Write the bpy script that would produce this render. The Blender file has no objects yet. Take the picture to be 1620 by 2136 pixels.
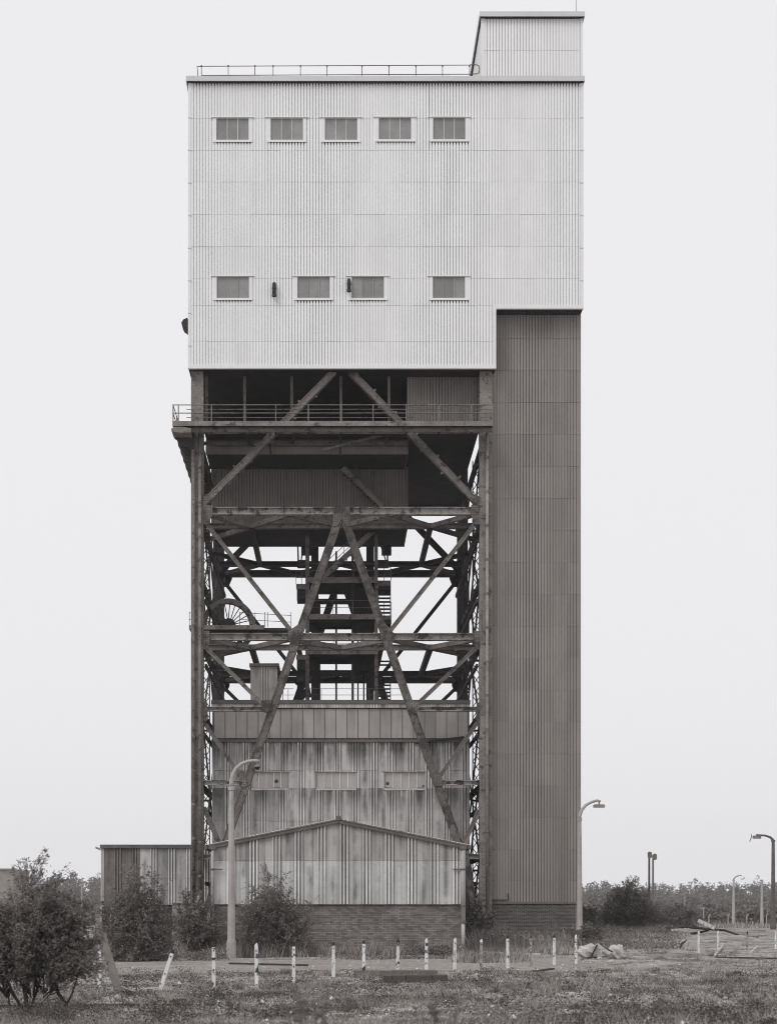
import bpy, math, random
import numpy as np
from mathutils import Vector, Matrix

# ------------------------------------------------------------------ camera, sky, sun, exposure
F, VX, VY, EYE = 3300.0, 700.0, 1915.0, 1.6        # focal length and vanishing point in photo pixels, eye height in metres
sc = bpy.context.scene
cd = bpy.data.cameras.new('camera'); cam = bpy.data.objects.new('camera', cd)
sc.collection.objects.link(cam); sc.camera = cam
cam.location = (0, 0, EYE); cam.rotation_euler = (math.radians(90), 0, 0)
cd.sensor_fit = 'HORIZONTAL'; cd.sensor_width = 36.0
cd.lens = 36.0 * F / 1620.0
cd.shift_x = (810 - VX) / 1620.0; cd.shift_y = (VY - 1068) / 1620.0
cd.clip_start = 0.5; cd.clip_end = 5000
cd.dof.use_dof = True; cd.dof.focus_distance = 80; cd.dof.aperture_fstop = 3.2

world = bpy.data.worlds.new('World'); sc.world = world; world.use_nodes = True
wn = world.node_tree; wn.nodes.clear()
sky = wn.nodes.new('ShaderNodeTexSky'); sky.sky_type = 'NISHITA'; sky.sun_disc = False
SUN_EL, SUN_AZ = math.radians(48), math.radians(222)   # azimuth clockwise from +Y: behind the camera, to the left
sky.sun_elevation = SUN_EL; sky.sun_rotation = SUN_AZ
sky.air_density = 1.0; sky.dust_density = 4.0
bw = wn.nodes.new('ShaderNodeRGBToBW')
mixw = wn.nodes.new('ShaderNodeMix'); mixw.data_type = 'RGBA'; mixw.inputs[0].default_value = 0.93
mixw.inputs[7].default_value = (9.1, 9.05, 9.3, 1)     # even cloud cover
bgn = wn.nodes.new('ShaderNodeBackground'); bgn.inputs['Strength'].default_value = 0.1
wo = wn.nodes.new('ShaderNodeOutputWorld')
wn.links.new(sky.outputs[0], bw.inputs[0]); wn.links.new(bw.outputs[0], mixw.inputs[6])
wn.links.new(mixw.outputs[2], bgn.inputs['Color']); wn.links.new(bgn.outputs[0], wo.inputs['Surface'])

sl = bpy.data.lights.new('sun', 'SUN'); sl.energy = 1.5; sl.angle = math.radians(32); sl.color = (1, 0.985, 0.96)
sun = bpy.data.objects.new('sun', sl); sc.collection.objects.link(sun)
sdir = Vector((math.sin(SUN_AZ) * math.cos(SUN_EL), math.cos(SUN_AZ) * math.cos(SUN_EL), math.sin(SUN_EL)))
sun.rotation_euler = sdir.to_track_quat('Z', 'Y').to_euler()
sun.location = (0, -20, 80)
sc.cycles.filter_width = 1.0
sc.view_settings.view_transform = 'Standard'; sc.view_settings.look = 'None'
sc.view_settings.exposure = 0.0; sc.view_settings.gamma = 1.0; sc.view_settings.use_curve_mapping = False

random.seed(7)
R = np.random.default_rng(11)
U = random.uniform
COL = sc.collection

# ------------------------------------------------------------------ helpers
def P(px, py, Y): return Vector(((px - VX) * Y / F, Y, EYE + (VY - py) * Y / F))
def PX(px, Y): return (px - VX) * Y / F
def PZ(py, Y): return EYE + (VY - py) * Y / F

ORG = {}                                                # world origin of each object built here
def link(o, parent=None, loc=(0, 0, 0)):
    COL.objects.link(o); loc = Vector(loc); ORG[o.name] = loc
    if parent is not None:
        o.parent = parent; o.location = loc - ORG[parent.name]
    else: o.location = loc
    return o
def tag(o, label=None, cat=None, group=None, kind=None):
    if label: o['label'] = label
    if cat: o['category'] = cat
    if group: o['group'] = group
    if kind: o['kind'] = kind
    return o
def thing(name, loc, label, cat, group=None):
    o = bpy.data.objects.new(name, None); o.empty_display_size = 0.3
    return tag(link(o, None, loc), label, cat, group)

class MB:
    def __init__(s): s.v = []; s.f = []
    def add(s, vs, fs):
        n = len(s.v); s.v += [tuple(v) for v in vs]; s.f += [tuple(i + n for i in f) for f in fs]; return s
    def box(s, x0, x1, y0, y1, z0, z1):
        return s.add([(x0,y0,z0),(x1,y0,z0),(x1,y1,z0),(x0,y1,z0),(x0,y0,z1),(x1,y0,z1),(x1,y1,z1),(x0,y1,z1)],
                     [(0,3,2,1),(4,5,6,7),(0,1,5,4),(1,2,6,5),(2,3,7,6),(3,0,4,7)])
    def frame(s, p, q, up):
        p, q = Vector(p), Vector(q); d = (q - p).normalized(); up = Vector(up)
        a = d.cross(up)
        if a.length < 1e-4: a = d.cross(Vector((1, 0, 0)))
        a.normalize(); b = a.cross(d).normalized(); return p, q, a, b
    def bar(s, p, q, w, h, up=(0, -1, 0), oa=0, ob=0):  # w across (side a), h along up
        p, q, a, b = s.frame(p, q, up); vs = []
        for c in (p, q):
            for (i, j) in ((-1,-1),(1,-1),(1,1),(-1,1)): vs.append(c + a * (i * w / 2 + oa) + b * (j * h / 2 + ob))
        return s.add(vs, [(3,2,1,0),(4,5,6,7),(0,1,5,4),(1,2,6,5),(2,3,7,6),(3,0,4,7)])
    def hbar(s, p, q, w, h, t=0.03, up=(0, -1, 0)):     # two flange plates facing up/-up and a web between them
        s.bar(p, q, w, t, up, 0, h/2 - t/2); s.bar(p, q, w, t, up, 0, -h/2 + t/2); s.bar(p, q, t*1.2, h - 2*t, up); s.bar(p, q, 0.045, 0.05, up, -w/2 + 0.03, h/2 + 0.025); s.bar(p, q, 0.045, 0.05, up, w/2 - 0.03, h/2 + 0.025); return s
    def ibeam(s, p, q, d, w, t=0.035):                  # horizontal or vertical girder, flanges top and bottom, web facing the viewer
        p, q, a, b = s.frame(p, q, (0, -1, 0))
        s.bar(p, q, t, w, (0,-1,0), d/2 - t/2, 0); s.bar(p, q, t, w, (0,-1,0), -d/2 + t/2, 0); s.bar(p, q, d - 2*t, t, (0,-1,0)); return s
    def tube(s, pts, rad, n=8):
        pts = [Vector(p) for p in pts]; k = len(pts)
        rad = [rad] * k if isinstance(rad, (int, float)) else rad
        base = len(s.v); prev = None
        for i, p in enumerate(pts):
            d = (pts[min(i+1, k-1)] - pts[max(i-1, 0)]).normalized()
            a = prev if prev is not None else (Vector((0, 1, 0)) if abs(d.y) < 0.9 else Vector((1, 0, 0)))
            a = (a - d * a.dot(d)).normalized(); prev = a; b = d.cross(a)
            for j in range(n):
                t = 2 * math.pi * j / n; s.v.append(tuple(p + (a * math.cos(t) + b * math.sin(t)) * rad[i]))
        for i in range(k - 1):
            for j in range(n):
                s.f.append((base+i*n+j, base+i*n+(j+1) % n, base+(i+1)*n+(j+1) % n, base+(i+1)*n+j))
        s.f.append(tuple(base + j for j in reversed(range(n)))); s.f.append(tuple(base + (k-1)*n + j for j in range(n))); return s
    def mesh(s, name):
        me = bpy.data.meshes.new(name); me.from_pydata(s.v, [], s.f); me.update(); return me
    def build(s, name, m, parent=None, smooth=False, kind=None):
        me = s.mesh(name); me.materials.append(m)
        if smooth: me.shade_smooth()
        return tag(link(bpy.data.objects.new(name, me), parent), kind=kind)
def box_part(name, m, parent, *b): return MB().box(*b).build(name, m, parent)
def bar_part(name, m, parent, p, q, w, h, up=(0,-1,0)): return MB().bar(p, q, w, h, up).build(name, m, parent)
def npmesh(name, V, nside, m):
    """V: (n*nside, 3) array, one n-gon per nside vertices"""
    me = bpy.data.meshes.new(name); nv = len(V); nf = nv // nside
    me.vertices.add(nv); me.vertices.foreach_set('co', np.ascontiguousarray(V, dtype=np.float32).ravel())
    me.loops.add(nv); me.loops.foreach_set('vertex_index', np.arange(nv, dtype=np.int32))
    me.polygons.add(nf); me.polygons.foreach_set('loop_start', np.arange(0, nv, nside, dtype=np.int32))
    me.update(calc_edges=True); me.validate(); me.materials.append(m); return me

# ------------------------------------------------------------------ materials (the photograph is a warm-toned black and white print)
def tint(v):
    w = max(0.0, min(1.0, (0.62 - v) / 0.45)); return (1 + 0.115 * w, 1.0, 1 - 0.075 * w)
def mat(name, v, var=0.2, scale=4.0, rough=0.85, obj=0.0, island=0.0, streak=0.0, sscale=(2.6, 2.6, 0.22), slo=0.48, shi=0.72,
        fine=0.0, spec=0.25, bump=0.0, aniso=None, patch=None, ribs=None, trans=0.0, runs=None, neutral=False):
    m = bpy.data.materials.new(name); m.use_nodes = True; t = m.node_tree; N = t.nodes; L = t.links
    bs = N['Principled BSDF']; bs.inputs['Roughness'].default_value = rough; bs.inputs['Specular IOR Level'].default_value = spec
    g = N.new('ShaderNodeNewGeometry')
    def mth(op, a, b=None, clamp=False):
        n = N.new('ShaderNodeMath'); n.operation = op; n.use_clamp = clamp
        for i, x in enumerate((a, b)):
            if x is None: continue
            if isinstance(x, (int, float)): n.inputs[i].default_value = x
            else: L.new(x, n.inputs[i])
        return n.outputs[0]
    def noise(sv, det=4, ro=0.6):
        mp = N.new('ShaderNodeMapping'); L.new(g.outputs['Position'], mp.inputs['Vector']); mp.inputs['Scale'].default_value = sv
        n = N.new('ShaderNodeTexNoise'); n.inputs['Scale'].default_value = 1.0; n.inputs['Detail'].default_value = det
        n.inputs['Roughness'].default_value = ro; L.new(mp.outputs[0], n.inputs['Vector']); return n.outputs[0]
    def rng(x, a, b, c, d):
        n = N.new('ShaderNodeMapRange'); L.new(x, n.inputs[0])
        for i, q in enumerate((a, b, c, d)): n.inputs[1 + i].default_value = q
        return n.outputs[0]
    sv = aniso or (scale,) * 3
    n1 = noise(sv); s = rng(n1, 0.25, 0.75, v * (1 - var), v * (1 + var))
    if fine: s = mth('MULTIPLY', s, rng(noise((scale * 9,) * 3, 3), 0.3, 0.7, 1 - fine, 1 + fine))
    if streak:
        a = rng(noise(sscale, 5, 0.65), slo, shi, 0.0, streak); s = mth('MULTIPLY', s, mth('SUBTRACT', 1.0, a))
        b2 = rng(noise((sscale[0] * 4, sscale[1] * 4, sscale[2] * 0.8), 3), 0.45, 0.7, 0.0, streak * 0.45); s = mth('MULTIPLY', s, mth('SUBTRACT', 1.0, b2))
    if patch:                                            # (value, scale, lo, hi): worn-through patches of another value
        k = rng(noise((patch[1],) * 3, 5, 0.7), patch[2], patch[3], 0.0, 1.0)
        s = mth('ADD', mth('MULTIPLY', s, mth('SUBTRACT', 1.0, k)), mth('MULTIPLY', k, patch[0]))
    if ribs:                                             # dirt and shade painted between ribs, painted light on crests, blotches on the flat pans; ribs=(first pan edge x, pitch)
        sx = N.new('ShaderNodeSeparateXYZ'); L.new(g.outputs['Position'], sx.inputs[0])
        u = mth('FRACT', mth('DIVIDE', mth('SUBTRACT', sx.outputs[0], ribs[0]), ribs[1]))
        cr = N.new('ShaderNodeValToRGB'); L.new(u, cr.inputs[0]); E = cr.color_ramp.elements
        st = [(0.0, .62), (0.05, .92), (0.50, .92), (0.555, .58), (0.585, .8), (0.61, 1.5), (0.645, 1.5), (0.68, .55), (0.71, .52), (0.74, .85), (0.76, 1.5), (0.795, 1.5), (0.83, .55), (0.86, .5), (0.89, .9), (0.91, 1.5), (0.945, 1.5), (0.98, .6)]
        while len(E) < len(st): E.new(0.5)
        for e, (p_, c_) in zip(E, st): e.position = p_; e.color = (c_ * .6,) * 3 + (1,)
        amt = rng(noise((1.1, 1, 0.12), 3), 0.36, 0.62, 0.10, 1.15)
        s = mth('MULTIPLY', s, mth('ADD', 1.0, mth('MULTIPLY', amt, mth('SUBTRACT', mth('DIVIDE', cr.outputs[0], 0.6), 1.0))))
        pan = N.new('ShaderNodeValToRGB'); L.new(u, pan.inputs[0]); E = pan.color_ramp.elements
        for e, (p_, c_) in zip(E, ((0.08, 0), (0.28, 1))): e.position = p_; e.color = (c_,) * 3 + (1,)
        e = E.new(0.5); e.color = (0, 0, 0, 1)
        bl = mth('MULTIPLY', pan.outputs[0], rng(noise((0.8, 1, 0.5), 4, 0.6), 0.46, 0.62, 0.0, 0.68)); s = mth('MULTIPLY', s, mth('SUBTRACT', 1.0, bl))
    if runs:                                             # rain stains starting at sheet tops and fading downwards: (top height, length, strength)
        sz = N.new('ShaderNodeSeparateXYZ'); L.new(g.outputs['Position'], sz.inputs[0])
        for k, (zt_, ln, am) in enumerate(runs):
            fade = mth('MULTIPLY', rng(sz.outputs[2], zt_ - ln, zt_ - 0.25 * ln, 0, 1), mth('LESS_THAN', sz.outputs[2], zt_ + 0.02))
            spot = rng(noise((2.0 + 0.3 * k, 1.0, 0.16), 5, 0.68), 0.46, 0.53, 0, am); fin = rng(noise((9.0, 1.0, 0.10), 4), 0.42, 0.60, 0, am * 0.85)
            s = mth('MULTIPLY', s, mth('SUBTRACT', 1.0, mth('MULTIPLY', fade, mth('MAXIMUM', spot, fin))))
    if obj:
        oi = N.new('ShaderNodeObjectInfo'); s = mth('MULTIPLY', s, rng(oi.outputs['Random'], 0, 1, 1 - obj, 1 + obj))
    if island: s = mth('MULTIPLY', s, rng(g.outputs['Random Per Island'], 0, 1, 1 - island, 1 + island))
    vm = N.new('ShaderNodeVectorMath'); vm.operation = 'SCALE'; vm.inputs[0].default_value = (1.02, 1, .97) if neutral else tint(v); L.new(s, vm.inputs['Scale'])
    L.new(vm.outputs[0], bs.inputs['Base Color'])
    if trans:
        tr = N.new('ShaderNodeBsdfTranslucent'); mx = N.new('ShaderNodeMixShader'); mx.inputs[0].default_value = trans
        L.new(vm.outputs[0], tr.inputs['Color']); L.new(bs.outputs[0], mx.inputs[1]); L.new(tr.outputs[0], mx.inputs[2]); L.new(mx.outputs[0], N['Material Output'].inputs['Surface'])
    if bump:
        bp = N.new('ShaderNodeBump'); bp.inputs['Strength'].default_value = bump; bp.inputs['Distance'].default_value = 0.03
        L.new(noise((scale * 3,) * 3, 5), bp.inputs['Height']); L.new(bp.outputs[0], bs.inputs['Normal'])
    return m

M = dict(
    pale=mat('pale_cladding', 0.77, 0.035, 0.6, 0.6, obj=0.025, streak=0.05, sscale=(1.2, 1.2, 0.06)),
    pale_trim=mat('pale_trim', 0.72, 0.04, 1.0, 0.6),
    fascia=mat('fascia', 0.55, 0.06, 0.5, 0.6),
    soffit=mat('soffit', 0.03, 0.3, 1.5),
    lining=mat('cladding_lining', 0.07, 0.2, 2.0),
    brown=mat('brown_cladding', 0.235, 0.08, 0.5, 0.65, obj=0.07, streak=0.2, sscale=(1.5, 1.5, 0.05)),
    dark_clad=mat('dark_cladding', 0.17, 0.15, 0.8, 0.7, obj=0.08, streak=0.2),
    girder=mat('pale_rusty_steel', 0.26, 0.30, 1.1, 0.85, fine=0.30, patch=(0.07, 1.5, 0.52, 0.58), obj=0.14),
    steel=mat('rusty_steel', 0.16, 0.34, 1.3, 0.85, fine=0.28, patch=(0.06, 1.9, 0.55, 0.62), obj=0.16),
    steel_dark=mat('dark_steel', 0.045, 0.4, 1.4, 0.85, fine=0.15, obj=0.12),  # darker steel for rear and inner members, decks, rivets
    leg=mat('rusty_leg', 0.115, 0.5, 1.0, 0.9, fine=0.32, patch=(0.045, 1.4, 0.50, 0.58)),
    wire=mat('rail_steel', 0.12, 0.2, 3.0, 0.7),
    rust_light=mat('pale_steel', 0.24, 0.3, 2.0, 0.85, fine=0.15, patch=(0.09, 2.2, 0.6, 0.7)),
    asb=mat('weathered_cement_sheet', 0.46, 0.16, 1.2, 0.9, obj=0.08, streak=0.45, sscale=(2.3, 2.3, 0.20), slo=0.50, shi=0.74, fine=0.06, ribs=(PX(442, 87.0) + 0.12, 1.0), runs=((PZ(1549, 87.0), 1.7, .72), (PZ(1645, 87.0), 1.4, .6))),
    asb3=mat('weathered_shed_sheet', 0.50, 0.16, 1.2, 0.9, obj=0.10, streak=0.75, sscale=(0.55, 1, 0.10), slo=0.46, shi=0.74, fine=0.06, ribs=(PX(210.5, 88.0) + 0.16, 1.0)),
    asb4=mat('vent_box_sheet', 0.36, 0.16, 1.2, 0.9, ribs=(PX(522.5, 88.2), 1.0)),
    asb2=mat('weathered_gable_sheet', 0.55, 0.15, 0.9, 0.9, obj=0.06, streak=0.65, sscale=(2.8, 2.2, 0.07), slo=0.50, shi=0.74, fine=0.06, ribs=(PX(440.5, 67.3) + 0.1, 0.96)),
    asb3d=mat('blackened_shed_sheet', 0.17, 0.25, 1.2, 0.9, obj=0.10, streak=0.5, sscale=(3.0, 1, 0.12), slo=0.50, ribs=(PX(210.5, 88.0) + 0.16, 1.0)),
    asb5=mat('weathered_upper_gable_sheet', 0.42, 0.15, 0.9, 0.9, obj=0.06, streak=0.65, sscale=(2.8, 2.2, 0.07), slo=0.49, shi=0.74, fine=0.06, ribs=(PX(440.5, 67.3) + 0.1, 0.96)),
    panel=mat('flat_panel', 0.31, 0.12, 0.9, 0.7, obj=0.13, streak=0.25, sscale=(1.6, 1.6, 0.3)),
    eave=mat('eave_board', 0.11, 0.25, 2.0, 0.9, fine=0.1),
    brick=mat('brick', 0.165, 0.25, 0.9, 0.9, obj=0.30, island=0.30, fine=0.1),
    brick_dark=mat('brick_dark', 0.065, 0.2, 1.2, 0.9, obj=0.2, island=0.3, fine=0.1),
    mortar=mat('mortar', 0.07, 0.25, 3.0, 0.95),
    mortar_light=mat('mortar_light', 0.60, 0.3, 2.0, 0.95),
    pane=mat('dusty_glass', 0.22, 0.18, 0.9, 0.25, obj=0.18, neutral=True, spec=0.5, fine=0.06),
    pane2=mat('frosted_glass', 0.33, 0.10, 1.5, 0.45, obj=0.07, spec=0.5),
    glaze=mat('glazing_bar', 0.75, 0.1, 5.0),
    black=mat('black_iron', 0.03, 0.3, 5.0, 0.7),
    concrete=mat('lamp_concrete', 0.36, 0.16, 1.3, 0.9, fine=0.1, streak=0.2, sscale=(6, 6, 0.4)),
    lampmetal=mat('lamp_metal', 0.16, 0.25, 5.0, 0.6),
    lampglass=mat('lamp_glass', 0.34, 0.1, 5.0, 0.3, spec=0.5),
    postw=mat('peeling_white_paint', 0.66, 0.12, 6.0, 0.7, patch=(0.045, 4.2, 0.545, 0.60)),
    postg=mat('weathered_post', 0.30, 0.3, 8.0, 0.9, patch=(0.06, 9.0, 0.5, 0.62)),
    pipe=mat('downpipe', 0.42, 0.2, 2.0, 0.8, fine=0.1),
    kerb=mat('kerb_concrete', 0.13, 0.3, 3.0, 0.95, fine=0.2),
    rubble=mat('broken_concrete', 0.42, 0.25, 4.0, 0.95, fine=0.2, bump=0.6),
    wood=mat('grey_timber', 0.16, 0.35, 5.0, 0.9, fine=0.15),
    wood_dark=mat('dark_timber', 0.045, 0.4, 5.0, 0.9),
    wood_white=mat('painted_timber', 0.42, 0.25, 5.0, 0.85, patch=(0.12, 6.0, 0.55, 0.65)),
    plank=mat('leaning_board', 0.13, 0.25, 3.0, 0.9, fine=0.12),
    render=mat('rendered_block', 0.25, 0.2, 1.5, 0.9),
    bark=mat('bark', 0.05, 0.4, 6.0, 0.95),
    leaf=mat('bush_leaf', 0.18, 0.30, 1.0, 0.6, island=0.65, spec=0.4, trans=0.35),
    leaf_near=mat('near_bush_leaf', 0.19, 0.30, 1.6, 0.6, island=0.65, spec=0.45, trans=0.35),
    leaf_pale=mat('pale_weed_leaf', 0.17, 0.35, 1.2, 0.8, island=0.5, trans=0.3),
    leaf_far=mat('wood_leaf', 0.17, 0.30, 0.09, 0.9, island=0.3, trans=0.4),
    grass=mat('grass_blade', 0.29, 0.55, 0.40, 0.85, island=0.6, trans=0.3),
    weed=mat('weed_leaf', 0.085, 0.4, 0.8, 0.9, island=0.4, spec=0.1, trans=0.3),
    cover=mat('creeping_leaf', 0.16, 0.6, 0.7, 0.85, island=0.7, trans=0.25),
    ground=mat('rough_ground', 0.27, 0.45, 0.5, 0.95, fine=0.45, patch=(0.055, 0.8, 0.50, 0.66), bump=0.9),
    yard=mat('worn_asphalt', 0.22, 0.25, 0.5, 0.92, fine=0.4, patch=(0.07, 1.7, 0.60, 0.74), aniso=(0.3, 1.2, 1)),
    road=mat('pale_track', 0.26, 0.2, 0.6, 0.92, fine=0.15),
    stone=mat('pebble', 0.45, 0.3, 4.0, 0.9, island=0.5),
)

# ------------------------------------------------------------------ haze (thin even air round the whole scene)
hz = MB().box(-860, 860, -70, 1260, -2.5, 70).build('haze', bpy.data.materials.new('haze'), None, kind='stuff')
hm = hz.data.materials[0]; hm.use_nodes = True; hm.node_tree.nodes.clear()
hv = hm.node_tree.nodes.new('ShaderNodeVolumePrincipled'); hv.inputs['Density'].default_value = 0.00027
hv.inputs['Color'].default_value = (0.98, 0.98, 1.0, 1); hv.inputs['Anisotropy'].default_value = 0.0
ho = hm.node_tree.nodes.new('ShaderNodeOutputMaterial'); hm.node_tree.links.new(hv.outputs[0], ho.inputs['Volume'])

# ------------------------------------------------------------------ ground
def sstep(a, b, x): t = np.clip((x - a) / (b - a), 0, 1); return t * t * (3 - 2 * t)
def vnoise(x, y, sc_, seed):
    x = np.asarray(x) * sc_ + seed * 17.3; y = np.asarray(y) * sc_ + seed * 7.7
    xi, yi = np.floor(x), np.floor(y); fx, fy = x - xi, y - yi
    h = lambda a, b: np.modf(np.abs(np.sin(a * 127.1 + b * 311.7 + seed * 3.1) * 43758.5453))[0]
    u, v = fx * fx * (3 - 2 * fx), fy * fy * (3 - 2 * fy)
    return (h(xi, yi) * (1-u) + h(xi+1, yi) * u) * (1-v) + (h(xi, yi+1) * (1-u) + h(xi+1, yi+1) * u) * v
def yard_mask(x, y):                                    # 1 on the worn asphalt between the posts and the gabled building
    e = (vnoise(x, y, 0.45, 3) - 0.5) * 3.2 + (vnoise(x, y, 1.7, 4) - 0.5) * 1.0
    return sstep(45.5, 47.5, y + e - 0.12 * x) * (1 - sstep(60.0, 62.5, y + e)) * (1 - sstep(9.0, 11.0, x + e))
def gz(x, y):
    x, y = np.asarray(x, float), np.asarray(y, float)
    big = 0.62 * sstep(72, 108, y) * (1 - sstep(140, 235, y)) + 0.25 * sstep(68, 84, y) * sstep(7, 11, x) * (1 - sstep(95, 120, y))
    amp = (1 - sstep(150, 200, y)) * (1 - yard_mask(x, y))
    rough = ((vnoise(x, y, 0.35, 1) - 0.5) * 0.16 + (vnoise(x, y, 1.3, 2) - 0.5) * 0.07) * amp
    return big + rough
def gzs(x, y): return float(gz(x, y))
xs = np.concatenate([np.linspace(-830, -70, 26), np.arange(-60, -24, 2.0), np.arange(-24, 42, 0.4), np.arange(42, 80, 2.0), np.linspace(90, 830, 26)])
ys = np.concatenate([np.linspace(-50, 6, 12), np.arange(8, 110, 0.4), np.arange(110, 240, 3.0), np.linspace(250, 1230, 40)])
def grid_obj(name, xs, ys, zf, m, kind='structure', keep=None):
    gx, gy = np.meshgrid(xs, ys); gzv = zf(gx, gy); V = np.stack([gx, gy, gzv], -1).reshape(-1, 3)
    nx = len(xs); i, j = np.meshgrid(np.arange(nx - 1), np.arange(len(ys) - 1)); a = (j * nx + i).ravel()
    Fq = np.stack([a, a + 1, a + 1 + nx, a + nx], -1)
    if keep is not None:
        cx, cy = V[Fq, 0].mean(1), V[Fq, 1].mean(1); Fq = Fq[keep(cx, cy)]
    used, inv = np.unique(Fq.ravel(), return_inverse=True)
    me = bpy.data.meshes.new(name); me.from_pydata(V[used].tolist(), [], inv.reshape(-1, 4).tolist()); me.update(); me.shade_smooth()
    me.materials.append(m); return tag(link(bpy.data.objects.new(name, me)), kind=kind)
grid_obj('ground', xs, ys, gz, M['ground'])
grid_obj('yard', np.arange(-16, 12, 0.25), np.arange(42, 66, 0.25), lambda x, y: gz(x, y) + 0.012, M['yard'], keep=lambda x, y: yard_mask(x, y) > 0.55)
grid_obj('track', np.arange(13, 27, 0.3), np.arange(66, 104, 0.4), lambda x, y: gz(x, y) + 0.015, M['road'],
         keep=lambda x, y: np.abs((y - 66) * 0.16 + 15.2 + (vnoise(x, y, 0.3, 8) - .5) * 1.5 - x) < 0.95 - 0.004 * (y - 66))

# ------------------------------------------------------------------ cladding sheets, bricks, windows
GROOVE = (0.16, [(0.0, 0.0), (0.70, 0.0), (0.76, 0.065), (0.90, 0.065), (0.96, 0.0)])
CEMENT = (1.0, [(0.0, 0.0), (0.56, 0.0), (0.59, -0.075), (0.65, -0.075), (0.68, 0.0), (0.71, 0.0), (0.74, -0.075), (0.80, -0.075), (0.83, 0.0),
                (0.86, 0.0), (0.89, -0.075), (0.95, -0.075), (0.98, 0.0)])
def profile(prof, xa, xb):
    p, pts = prof; out = []
    def yat(x):
        u = (x / p) % 1.0; q = pts + [(1.0, pts[0][1])]
        for (a, ya), (b, yb) in zip(q, q[1:]):
            if a - 1e-9 <= u <= b + 1e-9: return ya + (yb - ya) * ((u - a) / max(b - a, 1e-9))
        return 0.0
    out.append((xa, yat(xa + 1e-6))); k = math.floor(xa / p) - 1
    while k * p < xb:
        for (u, y) in pts:
            x = (k + u) * p
            if xa + 1e-4 < x < xb - 1e-4: out.append((x, y))
        k += 1
    out.append((xb, yat(xb - 1e-6))); return out
CACHE = {}
def sheet(root, name, xa, xb, za, zb, Y, prof, m, org=0.0, top=None, wob=0.0):
    """one profiled sheet facing the viewer; the profile is counted from org"""
    key = None
    if top is None:
        key = (round((xa - org) % prof[0], 3) % prof[0], round(xb - xa, 3), round(zb - za, 3), prof[0], m.name); me = CACHE.get(key)
    else: me = None
    if me is None:
        pr = profile(prof, xa - org, xb - org); n = len(pr); V = []; Fs = []
        for (x, y) in pr:
            zt = zb if top is None else min(zb, top(x + org)); zt = max(zt, za + 0.01)
            V += [(x + org - xa, y + 0.04, 0), (x + org - xa, y - 0.008, 0), (x + org - xa, y, zt - za)]
        for i in range(n - 1):
            a, b = 3 * i, 3 * i + 3; Fs += [(a, b, b + 1, a + 1), (a + 1, b + 1, b + 2, a + 2)]
        me = bpy.data.meshes.new(name); me.from_pydata(V, [], Fs); me.update(); me.materials.append(m)
        if key: CACHE[key] = me
    o = bpy.data.objects.new(name, me); return link(o, root, (xa, Y + U(-wob, wob), za))
def subtract(rects, holes):
    for (a, b, c, d) in holes:
        out = []
        for (xa, xb, za, zb) in rects:
            if b <= xa or a >= xb or d <= za or c >= zb: out.append((xa, xb, za, zb)); continue
            if xa < a: out.append((xa, a, za, zb))
            if b < xb: out.append((b, xb, za, zb))
            l, r = max(xa, a), min(xb, b)
            if za < c: out.append((l, r, za, c))
            if d < zb: out.append((l, r, d, zb))
        rects = out
    return [r for r in rects if r[1] - r[0] > 0.02 and r[3] - r[2] > 0.02]
def clad(root, x0, x1, rows, Y, colw, prof, m, holes=(), name='cladding_sheet', gap=0.004, top=None, wob=0.004):
    nc = max(1, math.ceil((x1 - x0) / colw - 0.2))
    for za, zb in zip(rows, rows[1:]):
        for c in range(nc):
            xa, xb = x0 + c * colw, (x1 if c == nc - 1 else x0 + (c + 1) * colw)
            if top is not None and max(top(xa), top(xb), top((xa + xb) / 2)) < za + 0.05: continue
            for (a, b, e, f) in subtract([(xa, xb, za, zb)], holes):
                g0 = gap if abs(e - za) < 1e-6 else 0.0
                sheet(root, name, a, b, e + g0, f, Y, prof, m, x0, top, wob)
def side_clad(root, X, y0, y1, z0, z1, m, sgn=-1, name='side_cladding'):
    """profiled cladding of a side wall, facing sgn*X, seen at a glancing angle: one joined piece"""
    pr = profile(GROOVE, 0, y1 - y0); V = []; Fs = []
    for (t, d) in pr: V += [(X - sgn * d, y0 + t, z0), (X - sgn * d, y0 + t, z1)]
    for i in range(len(pr) - 1): Fs.append((2*i, 2*i+1, 2*i+3, 2*i+2) if sgn > 0 else (2*i, 2*i+2, 2*i+3, 2*i+1))
    mb = MB(); mb.v, mb.f = V, Fs; return mb.build(name, m, root, kind='stuff')
def rows_px(Y, lst): return [PZ(p, Y) for p in lst]
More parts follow.
